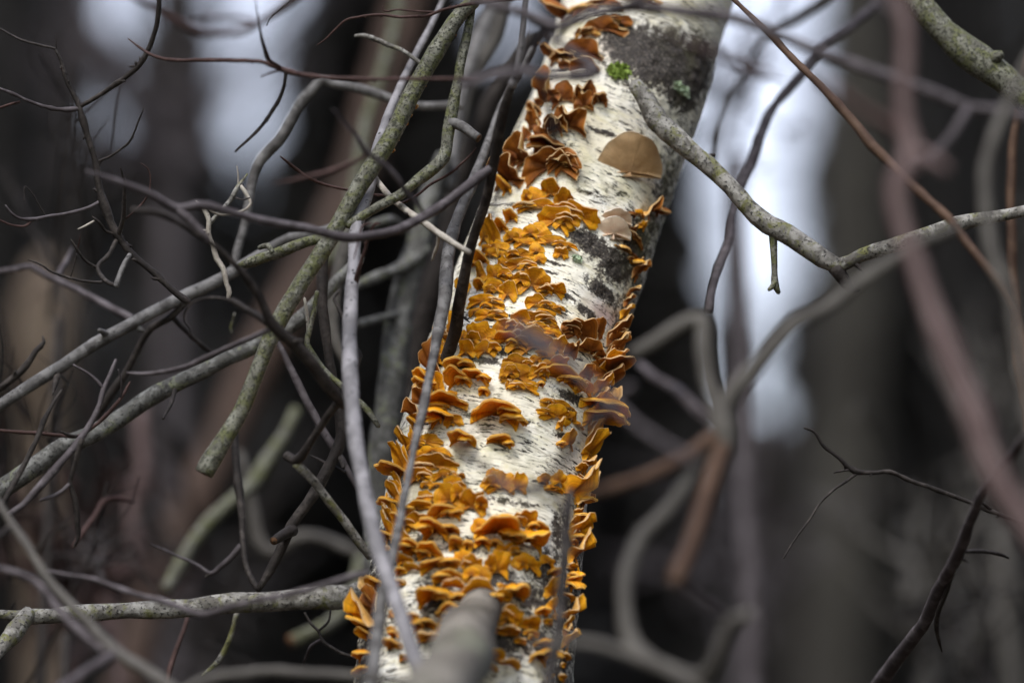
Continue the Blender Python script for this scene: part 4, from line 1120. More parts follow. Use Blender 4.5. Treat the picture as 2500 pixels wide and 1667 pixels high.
# ------------------------------------------------------------------ bracket fungi
def fungus_mesh(w, ln, el0, curl, arch, ruf, kf, scal, th, Rt, seed, phim, tail, sq=0.83):
    r_ = np.random.RandomState(seed)
    nph = int(np.clip(w / 0.0005, 24, 60))
    ns = 10
    ph = np.linspace(-phim, phim, nph)
    s = np.array([0.0, 0.12, 0.28, 0.45, 0.6, 0.73, 0.84, 0.92, 0.97, 1.0])
    PH, S = np.meshgrid(ph, s, indexing='ij')
    p1, p2, p3, p4 = r_.uniform(0, 6.28, 4)
    lob = np.sin(PH * r_.uniform(1.6, 3.0) + p1) * 0.6 + np.sin(PH * r_.uniform(4, 6.5) + p2) * 0.5 + np.sin(PH * r_.uniform(9, 13) + p3) * 0.28
    Rn = 1 + scal * lob * S
    Rn += scal * 0.55 * (vnoise(np.stack([PH.ravel() * 7, S.ravel() * 0, np.full(PH.size, seed * 0.37)], 1), seed).reshape(PH.shape) - 0.5) * S
    Rn += scal * 0.85 * (S ** 2) * (np.abs(np.sin(r_.uniform(2.6, 4.6) * PH + p4)) - 0.65)
    sn, cs = np.sin(PH), np.cos(PH)
    x = 0.5 * w * S * np.sign(sn) * np.abs(sn) ** sq * Rn
    r = ln * S * np.sign(cs) * np.abs(cs) ** sq * Rn
    r = np.where(r < 0, r * tail, r)
    el = el0 + curl * S + 0.35 * ruf * np.sin(kf * 0.6 * PH + p4) * S
    pos = np.maximum(r, 0)
    u = pos * np.sin(el) + np.minimum(r, 0)
    n = pos * np.cos(el)
    wob = ruf * ln * (S ** 1.6) * (np.sin(kf * PH + p1) + 0.45 * np.sin(kf * 2.3 * PH + p2))
    wob += 0.05 * ln * S * (fbm(np.stack([PH.ravel() * 3.5, S.ravel() * 4, np.full(PH.size, seed * 1.7)], 1), 2, seed).reshape(PH.shape) - 0.5) * 2
    u = u + wob * np.cos(el)
    n = n - wob * np.sin(el) * 0.8
    u = u - arch * 0.5 * w * (S * sn) ** 2 * (cs > 0) - arch * 0.5 * w * (S ** 2) * np.abs(sn) * (cs <= 0)
    crust = (cs <= 0) * np.sqrt(np.clip(1 - S ** 2, 0, 1))
    n = n + 0.0026 * (cs <= 0) * (0.35 + 0.65 * np.sqrt(np.clip(1 - S ** 2, 0, 1))) + 0.0022 * (cs > 0) * (1 - S)
    n = n - x * x / (2 * Rt)
    bot = np.stack([x, u, n], -1)
    # top face: offset up along the shelf
    du = np.gradient(bot, axis=0)
    dv = np.gradient(bot, axis=1)
    nn = np.cross(du, dv)
    nn /= np.linalg.norm(nn, axis=-1)[..., None] + 1e-12
    flip = np.sign((nn * np.array([0, 1.0, -0.2])).sum(-1).mean())
    nn = nn * (flip if flip != 0 else 1)
    tt = th * (1.0 - 0.35 * S)
    tt[:, -1] *= 0.55
    top = bot + nn * tt[..., None]
    V = np.concatenate([bot.reshape(-1, 3), top.reshape(-1, 3)])
    a = np.arange(nph * ns).reshape(nph, ns)
    off = nph * ns
    q = np.stack([a[:-1, :-1], a[1:, :-1], a[1:, 1:], a[:-1, 1:]], -1).reshape(-1, 4)
    Fb = q[:, ::-1]
    Ft = q + off
    rim = np.stack([a[:-1, -1], a[1:, -1], a[1:, -1] + off, a[:-1, -1] + off], -1)
    e0 = np.stack([a[0, :-1], a[0, 1:], a[0, 1:] + off, a[0, :-1] + off], -1)
    e1 = np.stack([a[-1, :-1], a[-1, 1:], a[-1, 1:] + off, a[-1, :-1] + off], -1)
    F = np.concatenate([Fb, Ft, rim, e0, e1])
    mi = np.concatenate([np.zeros(len(Fb)), np.ones(len(Ft)), np.ones(len(rim)), np.zeros(len(e0) + len(e1))]).astype(int)
    uv1 = np.stack([PH / math.pi, S], -1).reshape(-1, 2)
    uv = np.concatenate([uv1, uv1])
    return V, F.tolist(), uv, mi


FKIND = {  # lift angle, curl, arch, ruffle, ruffle count, scallop, thickness, half angle of the fan, crust below
    'f': dict(el=(46, 66), curl=(-0.4, 0.1), arch=(0.02, 0.12), ruf=(0.06, 0.12), k=(3.0, 6.0), sc=(0.08, 0.15), th=(0.0010, 0.0015), ph=(120, 155), tail=(0.35, 0.7)),
    's': dict(el=(12, 26), curl=(-0.5, -0.15), arch=(0.10, 0.28), ruf=(0.03, 0.07), k=(2.0, 3.2), sc=(0.04, 0.08), th=(0.0015, 0.0021), ph=(96, 112), tail=(0.5, 0.8)),
    'c': dict(el=(26, 44), curl=(-0.3, 0.2), arch=(0.05, 0.25), ruf=(0.18, 0.30), k=(3.0, 4.6), sc=(0.08, 0.15), th=(0.0010, 0.0014), ph=(100, 130), tail=(0.3, 0.6)),
    'b': dict(el=(25, 45), curl=(-0.7, -0.3), arch=(0.05, 0.2), ruf=(0.02, 0.05), k=(2.0, 3.0), sc=(0.04, 0.07), th=(0.0016, 0.0022), ph=(120, 150), tail=(0.4, 0.7)),
    'e': dict(el=(-4, 8), curl=(0.0, 0.4), arch=(0.0, 0.15), ruf=(0.04, 0.09), k=(2.0, 3.4), sc=(0.05, 0.1), th=(0.0018, 0.0026), ph=(88, 98), tail=(0.3, 0.4)),
}
FSEED = [500]
FCOUNT = [0]


SEEN = {}


def fungus_label(x, y, kind, brown, wpx):
    ax = np.interp(y, [a[1] for a in AX], [a[0] for a in AX])
    hw = 0.5 * np.interp(y, [a[1] for a in AX], [a[2] for a in AX])
    u = (x - ax) / hw
    size = 'tiny' if wpx < 28 else 'small' if wpx < 40 else 'middling' if wpx < 54 else 'broad' if wpx < 72 else 'large' if wpx < 95 else 'very large'
    form = {'f': 'fan', 's': 'arched shelf', 'c': 'ruffled frill', 'b': 'button', 'e': 'flat shelf'}[kind]
    tone = 'brown' if brown else 'orange'
    if y < 235 and u < 0.45:
        z = 'level with the black branch scar'
    elif y < 330 and u < 0.45:
        z = 'under the plum coloured twig' if u > -0.5 else 'on the upper edge behind the dark rod'
    elif y < 430 and u < 0.45:
        z = 'level with the beige bracket' if u > -0.55 else 'beside the beige bracket behind the dark rod'
    elif u > 0.62 and y < 800:
        z = 'on the shaded edge near the pale pair' if y < 600 else 'on the shaded edge below the lower scar'
    elif y < 545:
        z = 'just below the beige bracket'
    elif y < 640:
        z = 'in the crowded patch beside the lower scar' if u > -0.6 else 'against the dark rod beside the lower scar'
    elif y < 780:
        z = 'below the lower scar on white bark' if u > -0.6 else 'peeping out behind the dark rod'
    elif y < 1110:
        if u < -0.62:
            z = 'stacked by the grey rod near the blunt foot' if y < 920 else 'stacked by the grey rod beside bare bark'
        elif u > 0.38:
            z = 'in the heap right of the white bark' if y < 930 else 'in the lower heap right of the white bark'
        elif y > 945:
            z = 'alone on the bare white bark'
        else:
            z = 'in the band across the middle of the birch' if u > -0.25 else 'under the blunt foot of the dark rod'
    elif u < -0.6:
        z = 'in the column above the level limb' if y < 1380 else 'in the column below the level limb'
    elif u > 0.5:
        z = 'behind the upright dark twig' if y < 1400 else 'near the foot of the upright dark twig'
    elif y < 1290:
        z = 'in the heap below the bare white bark' if u < 0 else 'under the violet twig on white bark'
    elif y > 1450:
        z = 'around the thick low limb'
    else:
        z = 'on mottled bark above the thick low limb'
    return f'{size} {tone} {form} bracket fungus {z}', f'bracket fungi {z}'


def fungus(tile, x0, y0, x1, y1, kind='f', mat=None, label=None, name='bracket_fungus', over=None):
    tx, ty, s = TILES[tile]
    a0, b0, a1, b1 = tx + x0 * s, ty + y0 * s, tx + x1 * s, ty + y1 * s
    FSEED[0] += 1
    r_ = random.Random(FSEED[0])
    cx, cy, wpx, hpx = 0.5 * (a0 + a1), 0.5 * (b0 + b1), a1 - a0, b1 - b0
    if label is None:
        wpx, hpx = wpx * 1.28, hpx * 1.34
    axx = float(np.interp(cy, [a[1] for a in AX], [a[0] for a in AX]))
    hw = 0.5 * float(np.interp(cy, [a[1] for a in AX], [a[2] for a in AX])) * 0.97
    u = (cx - axx) / hw
    side = abs(u) > 0.80
    K = FKIND[kind].copy()
    if over:
        K.update(over)
    g = {k: r_.uniform(*K[k]) for k in K}
    el = math.radians(g['el'])
    tilt = math.radians(r_.uniform(-8, 8) if label is None else 3.0)
    mpp = KPX * 2.23
    px, py = (cx, b1 - 0.3 * hpx) if not side else (axx + max(-0.93, min(0.93, (cx - axx) / hw)) * hw, cy + 0.2 * hpx)
    w = wpx * mpp if not side else max(hpx, 0.8 * wpx) * mpp * 1.25
    ln = hpx * mpp if not side else max(wpx, 0.7 * hpx) * mpp * 1.2
    if kind == 'e':
        ln = 0.6 * w
    for it in range(4):                                  # fit the outline the bracket shows in the photograph
        p, nr, ax, _ = on_trunk(px, py)
        if label is not None:                            # the big pale brackets face out of the picture
            nr = (nr * 0.45 + Vector((0.0, -0.55, 0.0))).normalized()
        gz = Vector((0, 0, 1))                           # shelves grow level, whatever the lean of the stem
        ax = ((0.35 if label is None else 0.0) * ax + 0.65 * (gz - nr * gz.dot(nr)).normalized()).normalized()
        ax = (ax - nr * ax.dot(nr)).normalized()
        t = ax.cross(nr).normalized()
        t2 = (t * math.cos(tilt) + ax * math.sin(tilt))
        u2 = nr.cross(t2).normalized()
        if u2.dot(ax) < 0:
            u2, t2 = -u2, -t2
        V, F, uv, mi = fungus_mesh(w, ln, el, g['curl'], g['arch'], g['ruf'], g['k'], g['sc'], g['th'], 0.058, FSEED[0], math.radians(g['ph']), g['tail'], 0.83 if label is None else 1.0)
        if it == 3:
            break
        Wd = np.array(p)[None] + V @ np.array([list(t2), list(u2), list(nr)]) - np.array(CAM)[None]
        dd = Wd @ np.array(FW)
        X = 1250 + (Wd @ np.array(RT)) / dd / KPX
        Y = 833.5 - (Wd @ np.array(UP)) / dd / KPX
        vis = (V[:, 2] + V[:, 0] ** 2 / 0.11) > 0.0007
        X, Y = X[vis], Y[vis]
        fw, fh = max(4, X.max() - X.min()), max(4, Y.max() - Y.min())
        if not side:
            w *= min(1.5, max(0.7, wpx / fw))
            if kind != 'e':
                ln *= min(1.4, max(0.7, hpx / fh))
            ln = min(ln, 1.2 * w, 0.032 if label is None else 0.045)
        else:
            ln *= min(1.4, max(0.75, max(0.6 * wpx, 14) / fw)) if fw < 0.6 * wpx else 1.0
            ln = min(ln, 0.024)
            w = min(w * min(1.4, max(0.85, hpx / fh)), 0.034)
        px += 0.8 * (cx - 0.5 * (X.max() + X.min())) if not side else 0
        py += 0.8 * (cy - 0.5 * (Y.max() + Y.min()))
    brown = (cy < 425) or (u > 0.45 and cy < 930 and r_.random() < 0.7) or (kind == 'c' and r_.random() < 0.35)
    m = mat or ('f_brown' if brown else 'f_orange')
    topm = mat if mat in ('f_pale', 'f_pink') else (m if kind in 'sb' else 'f_top')
    mw = Matrix(((t2.x, u2.x, nr.x, p.x), (t2.y, u2.y, nr.y, p.y), (t2.z, u2.z, nr.z, p.z), (0, 0, 0, 1)))
    o = mesh_obj(name, V, F, [M[m], M[topm]], uv=uv, matidx=mi)
    o.matrix_world = mw
    FCOUNT[0] += 1
    if label is None and kind in 'fsc' and not side:       # larger brackets are built of overlapping lobes
        for q in range(1 if 54 < wpx <= 82 else 2 if 82 < wpx <= 120 else 3 if wpx > 120 else 0):
            FSEED[0] += 1
            fx = r_.uniform(0.16, 0.4) * (1 if (q + FSEED[0]) % 2 else -1)
            r0 = r_.uniform(-0.05, 0.3) * ln
            e2 = el - math.radians(r_.uniform(4, 18))
            V2, F2, uv2, mi2 = fungus_mesh(w * r_.uniform(0.42, 0.66), ln * r_.uniform(0.45, 0.7), e2, g['curl'] - 0.15, g['arch'], g['ruf'] * 0.8, g['k'], g['sc'] * 0.8, g['th'], 0.058, FSEED[0], math.radians(g['ph']), g['tail'])
            V2 = V2 + np.array([fx * w, r0 * math.sin(el) - g['arch'] * 2 * w * fx * fx, max(0, r0) * math.cos(el) - (fx * w) ** 2 / 0.116 + 0.0012])
            mesh_obj('lobe', V2, F2, [M[m], M[topm]], uv=uv2, matidx=mi2, parent=o)
    if label is None:
        lb, gr = fungus_label(cx, cy, kind, brown, wpx)
        tag(o, lb, 'fungus', gr)
    else:
        tag(o, label, 'fungus')
    return o


FUNGI = {
    'X': "870 0 1120 340 c;1120 0 1500 340 c;800 260 1180 760 c;1340 140 2138 690 c;880 640 1150 830 s;1270 790 1620 1080 f;1600 640 1900 960 f;"
         "1820 800 2110 1090 f;1230 980 1820 1190 f;930 1130 1150 1400 s;770 1320 990 1568 s;590 80 720 400 f",
    'F': "1260 450 1590 670 f;1040 510 1350 740 f",
    'Y': "1070 280 1440 520 f;1400 190 1800 500 f;730 290 1080 480 f;700 250 900 360 f;720 470 1100 640 f;1240 440 1530 580 f;1590 400 2120 600 f;"
         "1480 540 1700 700 f;1890 590 2110 770 f;700 600 940 760 f;930 650 1070 740 f;1090 620 1500 800 f;1540 680 1740 840 f;950 740 1110 900 f;"
         "620 660 830 880 s;1060 780 1570 1010 f;570 900 770 1100 f;750 900 1080 1140 f;1070 1030 1240 1180 f;1275 970 1770 1360 f;1600 1160 1780 1240 f;"
         "1690 1200 2050 1440 f;720 1130 1020 1390 f;980 1180 1240 1500 f;530 1100 720 1300 s;190 1120 370 1300 f;90 1240 330 1420 f;130 1400 300 1560 f;"
         "340 220 560 480 f;240 760 400 900 s",
    'P': "1030 370 1410 520 f;1220 450 1450 560 f;1030 540 1200 640 f;1130 560 1470 690 f;1000 740 1330 1030 f;1260 880 1400 970 f;1340 690 1640 890 f;"
         "1360 850 1640 1050 s;1100 960 1345 1150 f;890 955 1080 1140 f;900 830 1000 960 f;450 650 620 830 f;600 770 800 940 c;420 810 580 960 f;"
         "370 880 520 960 f;330 940 520 1030 f;360 1010 570 1140 f;560 1080 740 1160 s;610 950 770 1090 f;220 1120 540 1280 c;350 1240 530 1320 s;"
         "360 1320 510 1430 f;600 1140 720 1260 f;260 1380 480 1500 s;280 1470 480 1568 s;720 1170 1050 1330 s;720 1290 1010 1540 s;950 1330 1240 1520 s;"
         "540 1310 720 1440 f;560 1460 760 1568 f",
    'Q': "450 365 690 530 f;560 450 860 580 f;590 545 800 620 f;255 570 470 740 f;380 590 750 750 f;480 715 730 830 f;720 725 850 830 f;670 795 885 920 f;"
         "290 750 600 1000 f;320 810 760 1130 f;750 905 950 1150 f;905 705 1310 1010 f;1280 680 1450 920 f;1420 720 1650 1000 f;1640 840 1760 1020 f;"
         "910 960 1110 1180 c;1100 950 1410 1200 c;1400 990 1660 1200 f;1580 1065 1650 1150 b;1850 10 2020 120 f;1880 280 2010 380 f;1860 390 1970 500 f;"
         "1840 550 1990 660 f;1760 720 1940 820 f;1740 820 1880 960 f;1660 1010 1900 1140 f;1740 1080 1905 1330 f;1130 1270 1320 1500 f;1310 1175 1570 1480 f;"
         "1560 1130 1800 1500 f;1480 1350 1720 1560 f;180 1130 500 1310 f;490 1140 640 1240 f;620 1095 850 1200 f;640 1195 780 1290 f;760 1145 970 1310 f;"
         "140 1250 530 1500 f;480 1250 710 1440 f;600 1290 1100 1568 s;180 1450 260 1560 f;258 1470 570 1620 f;1060 1470 1290 1650 f;1250 1425 1425 1650 f;1420 1440 1540 1560 c",
    'S': "580 145 680 240 s;1210 340 1400 470 f;1390 355 1520 430 f;1290 400 1635 640 s;1525 315 1780 540 c;1540 260 1640 340 b;660 390 975 520 f;640 475 970 700 f;"
         "940 460 1075 540 f;940 555 1080 680 f;830 620 940 780 f;1050 670 1170 760 f;1130 530 1300 690 f;1170 550 1600 760 s;1590 660 1700 820 f;910 790 1080 1020 f;"
         "840 890 940 1020 s;1340 790 1590 920 f;1300 850 1590 1150 f;1060 1210 1150 1350 f;1160 1155 1310 1330 f;780 1310 950 1500 f;780 1380 1200 1568 c;"
         "1200 1360 1390 1540 c;600 1340 740 1470 f;700 1500 900 1568 s",
    'R': "430 500 660 650 c;430 650 560 720 s;570 590 680 760 f;440 800 590 950 f;310 890 540 1080 f;390 1060 520 1160 f;240 1120 520 1260 f;230 1200 500 1430 s;"
         "480 280 700 480 c;540 160 650 330 s;720 310 1210 600 s;970 285 1110 360 f;700 500 1070 770 s;980 590 1190 740 f;1410 240 1540 340 b;1360 430 1860 750 s;"
         "1040 795 1340 980 s;1530 845 1790 1000 s;830 160 960 310 f;570 850 910 1040 f;550 1000 990 1170 f;640 1100 1100 1340 f;480 1270 800 1500 f;830 1280 1070 1420 f;"
         "960 1380 1210 1568 f;660 1430 820 1520 f;780 1460 970 1530 f;1510 1270 1660 1390 f;1500 1330 1840 1568 f;1800 1340 2010 1568 f;1170 1340 1220 1400 b",
    'T': "130 150 270 300 f;260 110 440 220 f;270 215 440 400 f;140 340 330 480 s;230 420 400 540 f;195 520 380 650 f;140 650 340 780 f;160 760 300 900 s;"
         "630 250 800 380 f;480 380 800 540 s;600 310 990 450 f;1150 260 1460 540 f;870 180 1200 460 f;790 440 1140 650 s;480 540 800 760 f;660 620 980 880 s;"
         "360 585 510 700 b;480 650 620 740 f;940 660 1140 830 s;340 780 530 1010 f;430 880 720 1120 s;640 920 910 1130 s;180 940 290 1030 e;290 990 450 1090 e;"
         "360 1080 550 1170 e;470 1170 670 1260 e;1030 840 1190 1000 b;1200 890 1330 1020 b;1110 1010 1300 1190 f;700 1120 1110 1310 s;860 1260 1170 1430 s;"
         "1220 1210 1530 1420 f;1220 1070 1450 1300 f;960 1380 1230 1490 e;1210 1420 1568 1540 e",
    'U': "10 350 180 500 f;90 330 560 640 s;520 260 820 500 f;720 390 970 540 s;560 530 960 780 s;60 590 240 740 b;230 610 400 720 b;310 660 560 800 f;490 750 660 850 b;"
         "540 800 860 1040 f;190 780 470 1080 f;890 820 1060 960 f;350 1170 480 1230 b;420 1160 720 1400 s;90 1310 380 1568 s;250 1280 500 1360 e;400 1470 560 1568 f;"
         "1300 90 1490 190 s;1480 60 1650 190 c;1440 215 1590 300 e;1380 300 1560 400 s;1240 330 1340 480 f;1340 380 1600 640 f;1590 500 1680 620 f;1370 540 1470 640 s;"
         "1380 640 1640 850 c;1240 600 1340 690 e;990 930 1150 1120 s;1200 910 1370 1010 e;1360 950 1440 1010 e;1380 1040 1530 1120 s;1000 1110 1140 1300 f;"
         "1230 1080 1360 1220 s;1370 1160 1540 1260 s;1230 1290 1360 1390 e",
    'W': "1060 80 1280 350 f;1090 350 1240 560 f;1380 420 1620 680 c;940 480 1130 600 s;1050 640 1160 730 e;1140 570 1210 650 e;710 640 970 760 e;400 720 680 900 e;"
         "400 470 720 760 f;320 760 450 860 e;150 640 250 720 b;770 800 960 900 s;630 920 780 1000 e;920 910 1170 1110 s;200 1100 460 1220 e;130 1220 360 1440 e;"
         "430 1230 680 1340 e;880 1080 1220 1340 s;1540 770 1640 870 c;1560 860 1760 1050 f;1400 1110 1560 1230 e;1340 1270 1440 1340 e;1350 1440 1490 1540 e;"
         "1040 1450 1130 1540 b;810 860 890 940 b;1440 680 1580 780 f",
    'V': "280 160 440 330 s;620 190 760 260 e;160 310 460 540 c;90 480 400 740 c;110 740 370 880 s;180 830 340 980 s;540 590 600 700 f;520 790 610 870 e;530 860 660 970 s;"
         "480 980 690 1110 s;160 1130 290 1280 s;690 1190 810 1270 e;770 600 930 750 e;880 720 1170 880 s;940 890 1200 1010 e;960 310 1400 560 s;1240 510 1550 720 s;"
         "1350 370 1560 480 s;630 20 770 120 s;170 1350 260 1500 s;1180 780 1290 950 f",
    'Z': "1200 0 1640 240 c;990 90 1200 270 s;1130 260 1300 340 e;1290 250 1600 340 e;1040 540 1330 830 c;1330 530 1600 800 c;1570 650 1730 850 s;1330 660 1540 870 c;"
         "860 480 1140 620 c;690 500 830 640 f;760 590 860 670 e;620 740 800 830 e;640 810 800 930 s;500 900 700 1110 f;640 900 800 1060 c;480 1120 590 1260 f;"
         "1040 870 1430 1190 c;810 1110 980 1280 f;790 1220 1150 1430 s",
    'E': "890 20 1140 190 s;1220 0 1600 140 c;1280 160 1640 340 c;1600 -20 1960 50 f;1500 140 1720 240 f",
    'AA': "830 240 1010 380 c;1030 290 1190 400 s;700 360 810 420 s;800 330 900 410 f;720 530 820 650 f;810 480 890 590 f;540 590 860 760 c;560 820 820 920 f;"
          "680 920 750 990 e;780 970 870 1100 s;860 1040 980 1170 f;1010 960 1090 1080 f",
}
for tile, txt in FUNGI.items():
    for item in txt.split(';'):
        a = item.split()
        fungus(tile, *[float(v) for v in a[:4]], a[4])

fungus('N', 1448, 320, 1618, 438, 'f', 'f_pale', 'large smooth beige bracket fungus on the white bark under the limb',
       over=dict(el=(50, 51), curl=(0.0, 0.05), ruf=(0.012, 0.014), sc=(0.018, 0.02), arch=(0.0, 0.01), ph=(112, 113), th=(0.003, 0.0032), tail=(0.16, 0.17)))
fungus('AA', 320, 290, 750, 540, 's', 'f_pink', 'upper pale pinkish bracket fungus of the pair near the lower scar',
       over=dict(el=(44, 46), curl=(0.0, 0.05), ph=(100, 104), sc=(0.03, 0.04), arch=(0.1, 0.12), ruf=(0.05, 0.06), th=(0.0034, 0.0036)))
fungus('AA', 260, 400, 740, 720, 's', 'f_pink', 'lower and longer pale pinkish bracket fungus near the lower scar',
       over=dict(el=(46, 48), curl=(0.0, 0.05), ph=(105, 110), sc=(0.03, 0.04), arch=(0.1, 0.12), ruf=(0.03, 0.04), th=(0.0036, 0.004)))


# crumbs of young fungus along the underside of the green limb
for i, (x, y, sz) in enumerate([(1015, 260, 11), (1001, 282, 10), (991, 300, 7), (968, 342, 11), (963, 353, 9), (957, 367, 12), (1108, 84, 6), (1035, 208, 6), (981, 309, 6)]):
    FSEED[0] += 1
    V, F, uv, mi = fungus_mesh(sz * KPX * 2.2 * 1.2, sz * KPX * 2.2, 0.6, -0.5, 0.1, 0.05, 3.0, 0.08, 0.0009, 0.01, FSEED[0], 2.2, 0.5)
    nr = Vector((0.72, -0.62, -0.3)).normalized()
    ax = Vector((0.45, 0.1, 0.88))
    ax = (ax - nr * ax.dot(nr)).normalized()
    t = ax.cross(nr)
    p = P(x - 4, y, BASE - 0.004)
    o = mesh_obj('bracket_fungus', V, F, [M['f_orange'], M['f_top']], uv=uv, matidx=mi)
    o.matrix_world = Matrix(((t.x, ax.x, nr.x, p.x), (t.y, ax.y, nr.y, p.y), (t.z, ax.z, nr.z, p.z), (0, 0, 0, 1)))
    tag(o, 'tiny orange fungus crumb on the underside of the green lichened limb', 'fungus', 'fungus crumbs on the green limb')


# ------------------------------------------------------------------ the wood behind: near trunks, then tall conifers
def wood_trunk(label, mat, xt, xb, wpx, d, ytop=None, cat='tree'):
    a, b = np.array(P(xt, -100, d)), np.array(P(xb, 1767, d))
    r = 0.5 * wpx * KPX * d
    up = (a - b) / np.linalg.norm(a - b)
    foot = b - up * (b[2] / max(0.5, up[2]))
    pts, rad = [foot - up * 0.1, foot + up * 0.15, foot * 0.5 + b * 0.5, b], [r * 1.7, r * 1.35, r * 1.12, r * 1.03]
    if ytop is None:
        pts += [0.5 * (a + b), a, a + up * 1.5, a + up * 3.5, a + up * 6]
        rad += [r, r * 0.97, r * 0.85, r * 0.6, r * 0.2]
    else:
        t = (1767 - ytop) / 1867.0
        e = b + (a - b) * t
        pts += [b + (a - b) * t * 0.6, e - up * r * 0.6, e]
        rad += [r, r * 0.9, r * 0.5]
    V, F, C, R, L, ends = tube_mesh(pts, rad, 0.07, 0.2, step=1.2, sides=20)
    root = empty('tree', Vector(foot.tolist()))
    tag(root, label, cat)
    mesh_obj('trunk', V - foot, F, M[mat], parent=root)
    # a few side limbs above and below the part in view
    r_ = np.random.RandomState(int(xt) + 991)
    for k in range(5):
        s = r_.uniform(0.05, 0.9)
        base = (b + (a - b) * (1.25 + 0.5 * s)) if ytop is None else None
        if base is None:
            continue
        dv = r_.normal(size=3)
        dv[2] = abs(dv[2]) * 0.6
        dv -= up * dv.dot(up) * 0.5
        dv /= np.linalg.norm(dv)
        V2, F2, *_ = tube_mesh([base, base + dv * 0.4, base + dv * 0.9 + np.array((0, 0, 0.15))], [r * 0.3, r * 0.2, r * 0.06], 0.1, 0.3, step=3)
        mesh_obj('limb', V2 - foot, F2, M[mat], parent=root)
    return root


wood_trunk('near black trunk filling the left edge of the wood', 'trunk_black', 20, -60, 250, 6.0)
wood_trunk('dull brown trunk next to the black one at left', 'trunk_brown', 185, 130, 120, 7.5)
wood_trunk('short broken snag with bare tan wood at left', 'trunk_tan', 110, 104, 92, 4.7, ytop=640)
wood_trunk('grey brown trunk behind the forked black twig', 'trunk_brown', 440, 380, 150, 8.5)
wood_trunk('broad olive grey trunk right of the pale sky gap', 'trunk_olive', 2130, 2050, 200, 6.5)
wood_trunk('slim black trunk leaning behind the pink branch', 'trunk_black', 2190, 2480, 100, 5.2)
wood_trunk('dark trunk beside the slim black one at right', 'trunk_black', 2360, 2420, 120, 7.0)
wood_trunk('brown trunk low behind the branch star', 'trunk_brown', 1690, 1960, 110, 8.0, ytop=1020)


def conifer_proto(seed, n=34000):
    """unit conifer, height 1, base radius 1: drooping sprays of needles round a tapering stem"""
    r_ = np.random.RandomState(seed)
    h = 1 - np.sqrt(r_.uniform(0.0, 0.97, n))
    h = 0.03 + 0.96 * h
    th = r_.uniform(0, 2 * math.pi, n)
    whorl = 0.82 + 0.18 * np.sin(th * 5 + np.floor(h * 40) * 2.1)
    rr = (1 - h) * whorl * np.sqrt(r_.uniform(0.25, 1.0, n))
    c = np.stack([rr * np.cos(th), rr * np.sin(th), h - 0.012 * rr], 1)
    s = r_.uniform(0.07, 0.13, n) * (0.45 + 0.55 * (1 - h))
    od = np.stack([np.cos(th), np.sin(th), np.full(n, -0.02)], 1)
    sd = np.stack([-np.sin(th), np.cos(th), np.zeros(n)], 1)
    tilt = r_.normal(0, 0.35, (n, 1))
    zz = np.array([0, 0, 1.0]) * 0.10
    e1 = od * s[:, None] + zz * tilt * s[:, None]
    e2 = sd * s[:, None] * 0.7 + zz * r_.normal(0, 1.2, (n, 1)) * s[:, None]
    q = np.stack([c - e1 * 0.4 - e2, c - e1 * 0.4 + e2, c + e1 + e2 * 0.3 - zz * 0.3 * s[:, None], c + e1 - e2 * 0.3 - zz * 0.3 * s[:, None]], 1).reshape(-1, 3)
    F = np.arange(n * 4).reshape(n, 4).tolist()
    me = bpy.data.meshes.new('crown')
    me.from_pydata(q.tolist(), [], F)
    me.materials.append(M['needles'])
    V, F2, *_ = tube_mesh([(0, 0, -0.005), (0, 0, 0.3), (0.003, 0, 0.6), (0, 0.002, 0.98)], [0.10, 0.07, 0.045, 0.004], 0.05, 0.1, sides=10, step=0.02)
    mt = bpy.data.meshes.new('trunk')
    mt.from_pydata((V).tolist(), [], F2)
    mt.materials.append(M['trunk_brown'])
    return me, mt


PROTO = [conifer_proto(3), conifer_proto(9)]


def conifer(label, xc, d, hw, slope, k):
    mid = P(xc, 833.5, d)
    r_mid = hw * KPX * d
    ht = mid.z + r_mid / math.tan(math.radians(slope))
    base_r = ht * math.tan(math.radians(slope))
    root = empty('conifer', Vector((mid.x, mid.y, 0)))
    tag(root, label, 'tree', 'tall conifers at the back of the wood')
    for nm, me in zip(('crown', 'trunk'), PROTO[k]):
        o = bpy.data.objects.new(nm, me)
        COL.objects.link(o)
        o.parent = root
        o.scale = (base_r * 1.12, base_r * 1.12, ht) if nm == 'crown' else (base_r * 0.9, base_r * 0.9, ht)
        o.rotation_euler = (0, 0, xc * 0.01)
    return root


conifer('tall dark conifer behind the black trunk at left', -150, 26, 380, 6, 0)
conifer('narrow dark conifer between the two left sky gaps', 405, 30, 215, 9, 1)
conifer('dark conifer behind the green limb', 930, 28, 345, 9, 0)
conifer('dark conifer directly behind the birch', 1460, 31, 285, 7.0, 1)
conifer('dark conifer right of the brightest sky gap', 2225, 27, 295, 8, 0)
conifer('dark conifer behind the rusty stem at right', 2680, 24, 290, 4, 1)


def side_conifer(label, x, y, ht, rad, k):
    root = empty('conifer', Vector((x, y, 0)))
    tag(root, label, 'tree', 'added out-of-view conifers on both sides')
    for nm, me in zip(('crown', 'trunk'), PROTO[k]):
        o = bpy.data.objects.new(nm, me)
        COL.objects.link(o)
        o.parent = root
        o.scale = (rad, rad, ht)
    return root


# conifers added out of view, left and right, to block skylight from the sides
for i, (x, y, h, r) in enumerate([(-4.2, 1.5, 13, 2.6), (-4.6, 6.0, 14, 2.6), (-5.5, -3.0, 12, 2.6), (4.3, 1.8, 13, 2.6), (4.6, 6.2, 14, 2.6), (5.6, -2.6, 12, 2.6), (-6.0, 11, 16, 3), (6.4, 11, 16, 3)]):
    side_conifer('unseen dark conifer added at the side to block skylight', x, y, h, r, i % 2)


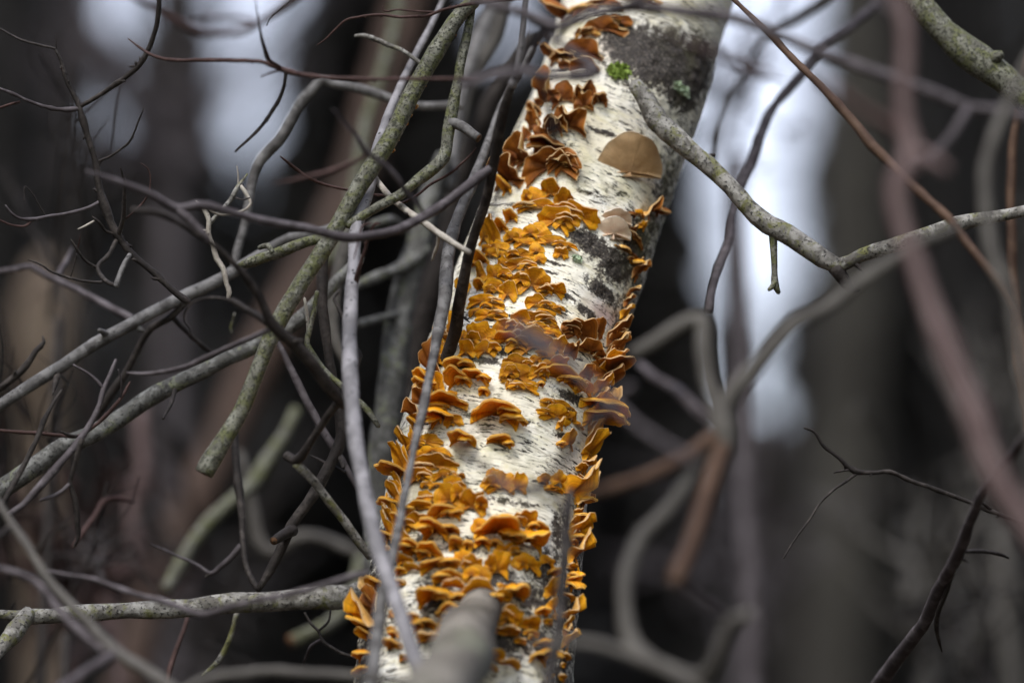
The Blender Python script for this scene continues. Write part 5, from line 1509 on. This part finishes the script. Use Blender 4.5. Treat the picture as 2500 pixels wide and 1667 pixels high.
# bare shrubs: thin twig sprays between the birch and the trees behind
def bare_shrub(label, cx, cy, wpx, hpx, d, n, mat, seed, thick=1.0):
    r_ = np.random.RandomState(seed)
    foot = np.array(P(cx, cy + hpx, d))
    foot[2] = 0.0
    root = empty('bare_shrub', Vector(foot.tolist()))
    tag(root, label, 'shrub', None)
    allV, allF, off = [], [], 0
    c = np.array(P(cx, cy, d))
    sx, sz = wpx * KPX * d * 0.5, hpx * KPX * d * 0.5
    hub = c - np.array((0, 0, sz * 1.1))
    V, F, *_ = tube_mesh([foot, 0.5 * (foot + hub) + r_.normal(0, 0.03, 3), hub], [0.014 * thick, 0.011 * thick, 0.008 * thick], 0.08, 0.3, sides=8, step=4)
    mesh_obj('stem', V - foot, F, M[mat], parent=root)
    for i in range(n):
        a = hub + r_.normal(0, 0.02, 3) + np.array((0, 0, r_.uniform(0, sz)))
        e = c + np.array((r_.uniform(-sx, sx), r_.uniform(-0.25, 0.25), r_.uniform(-0.6 * sz, sz * 1.2)))
        m1 = a + (e - a) * 0.35 + r_.normal(0, 0.05, 3) * sx
        m2 = a + (e - a) * 0.7 + r_.normal(0, 0.07, 3) * sx
        r0 = r_.uniform(0.002, 0.005) * thick
        V, F, C, *_ = tube_mesh([a, m1, m2, e], [r0, r0 * 0.8, r0 * 0.55, r0 * 0.2], 0.08, 0.5, sides=6, step=7)
        allV.append(V)
        allF += [tuple(x + off for x in f) for f in F]
        off += len(V)
        for k in range(4):
            q = C[int(len(C) * r_.uniform(0.25, 0.9))]
            dv = (e - a) * r_.uniform(0.15, 0.4) + r_.normal(0, 0.22, 3) * sx
            V, F, *_ = tube_mesh([q, q + dv * 0.5 + r_.normal(0, 0.01, 3), q + dv], [r0 * 0.5, r0 * 0.4, r0 * 0.12], 0.08, 0.5, sides=5, step=9)
            allV.append(V)
            allF += [tuple(x + off for x in f) for f in F]
            off += len(V)
    o = mesh_obj('twigs', np.vstack(allV) - foot, allF, M[mat], parent=root)
    o['kind'] = 'stuff'
    return root


bare_shrub('blurred bare shrub with fine twigs in the pale gap above the limb', 1790, 200, 380, 360, 3.3, 9, 'purple', 5)
bare_shrub('bare shrub with grey twigs behind the lower right shoot', 2250, 1400, 560, 420, 3.3, 18, 'smooth', 6)
bare_shrub('brown bare shrub behind the branch star', 1800, 1300, 480, 480, 4.2, 16, 'purple', 7)
bare_shrub('red twigged bare shrub in the lower left tangle', 180, 1380, 520, 460, 3.0, 20, 'red', 8)
bare_shrub('dark bare shrub behind the level limb', 520, 1350, 560, 520, 3.4, 16, 'dark', 9)
bare_shrub('bare shrub veiling the left sky gaps', 430, 200, 760, 560, 5.5, 26, 'purple', 10, 1.8)
bare_shrub('bare shrub at the far right edge behind the silver stem', 2430, 900, 260, 700, 3.5, 14, 'smooth', 12)
bare_shrub('fine dark twiggy shoots tangled in the lower left corner', 170, 1330, 430, 420, 2.55, 9, 'dark', 21, 0.45)
bare_shrub('thin dark shoots standing behind the forked black twig', 150, 560, 420, 420, 2.7, 7, 'dark', 22, 0.4)
bare_shrub('thin shoots in the lower right corner behind the long grey shoot', 2380, 1480, 320, 360, 2.65, 8, 'dark', 23, 0.45)
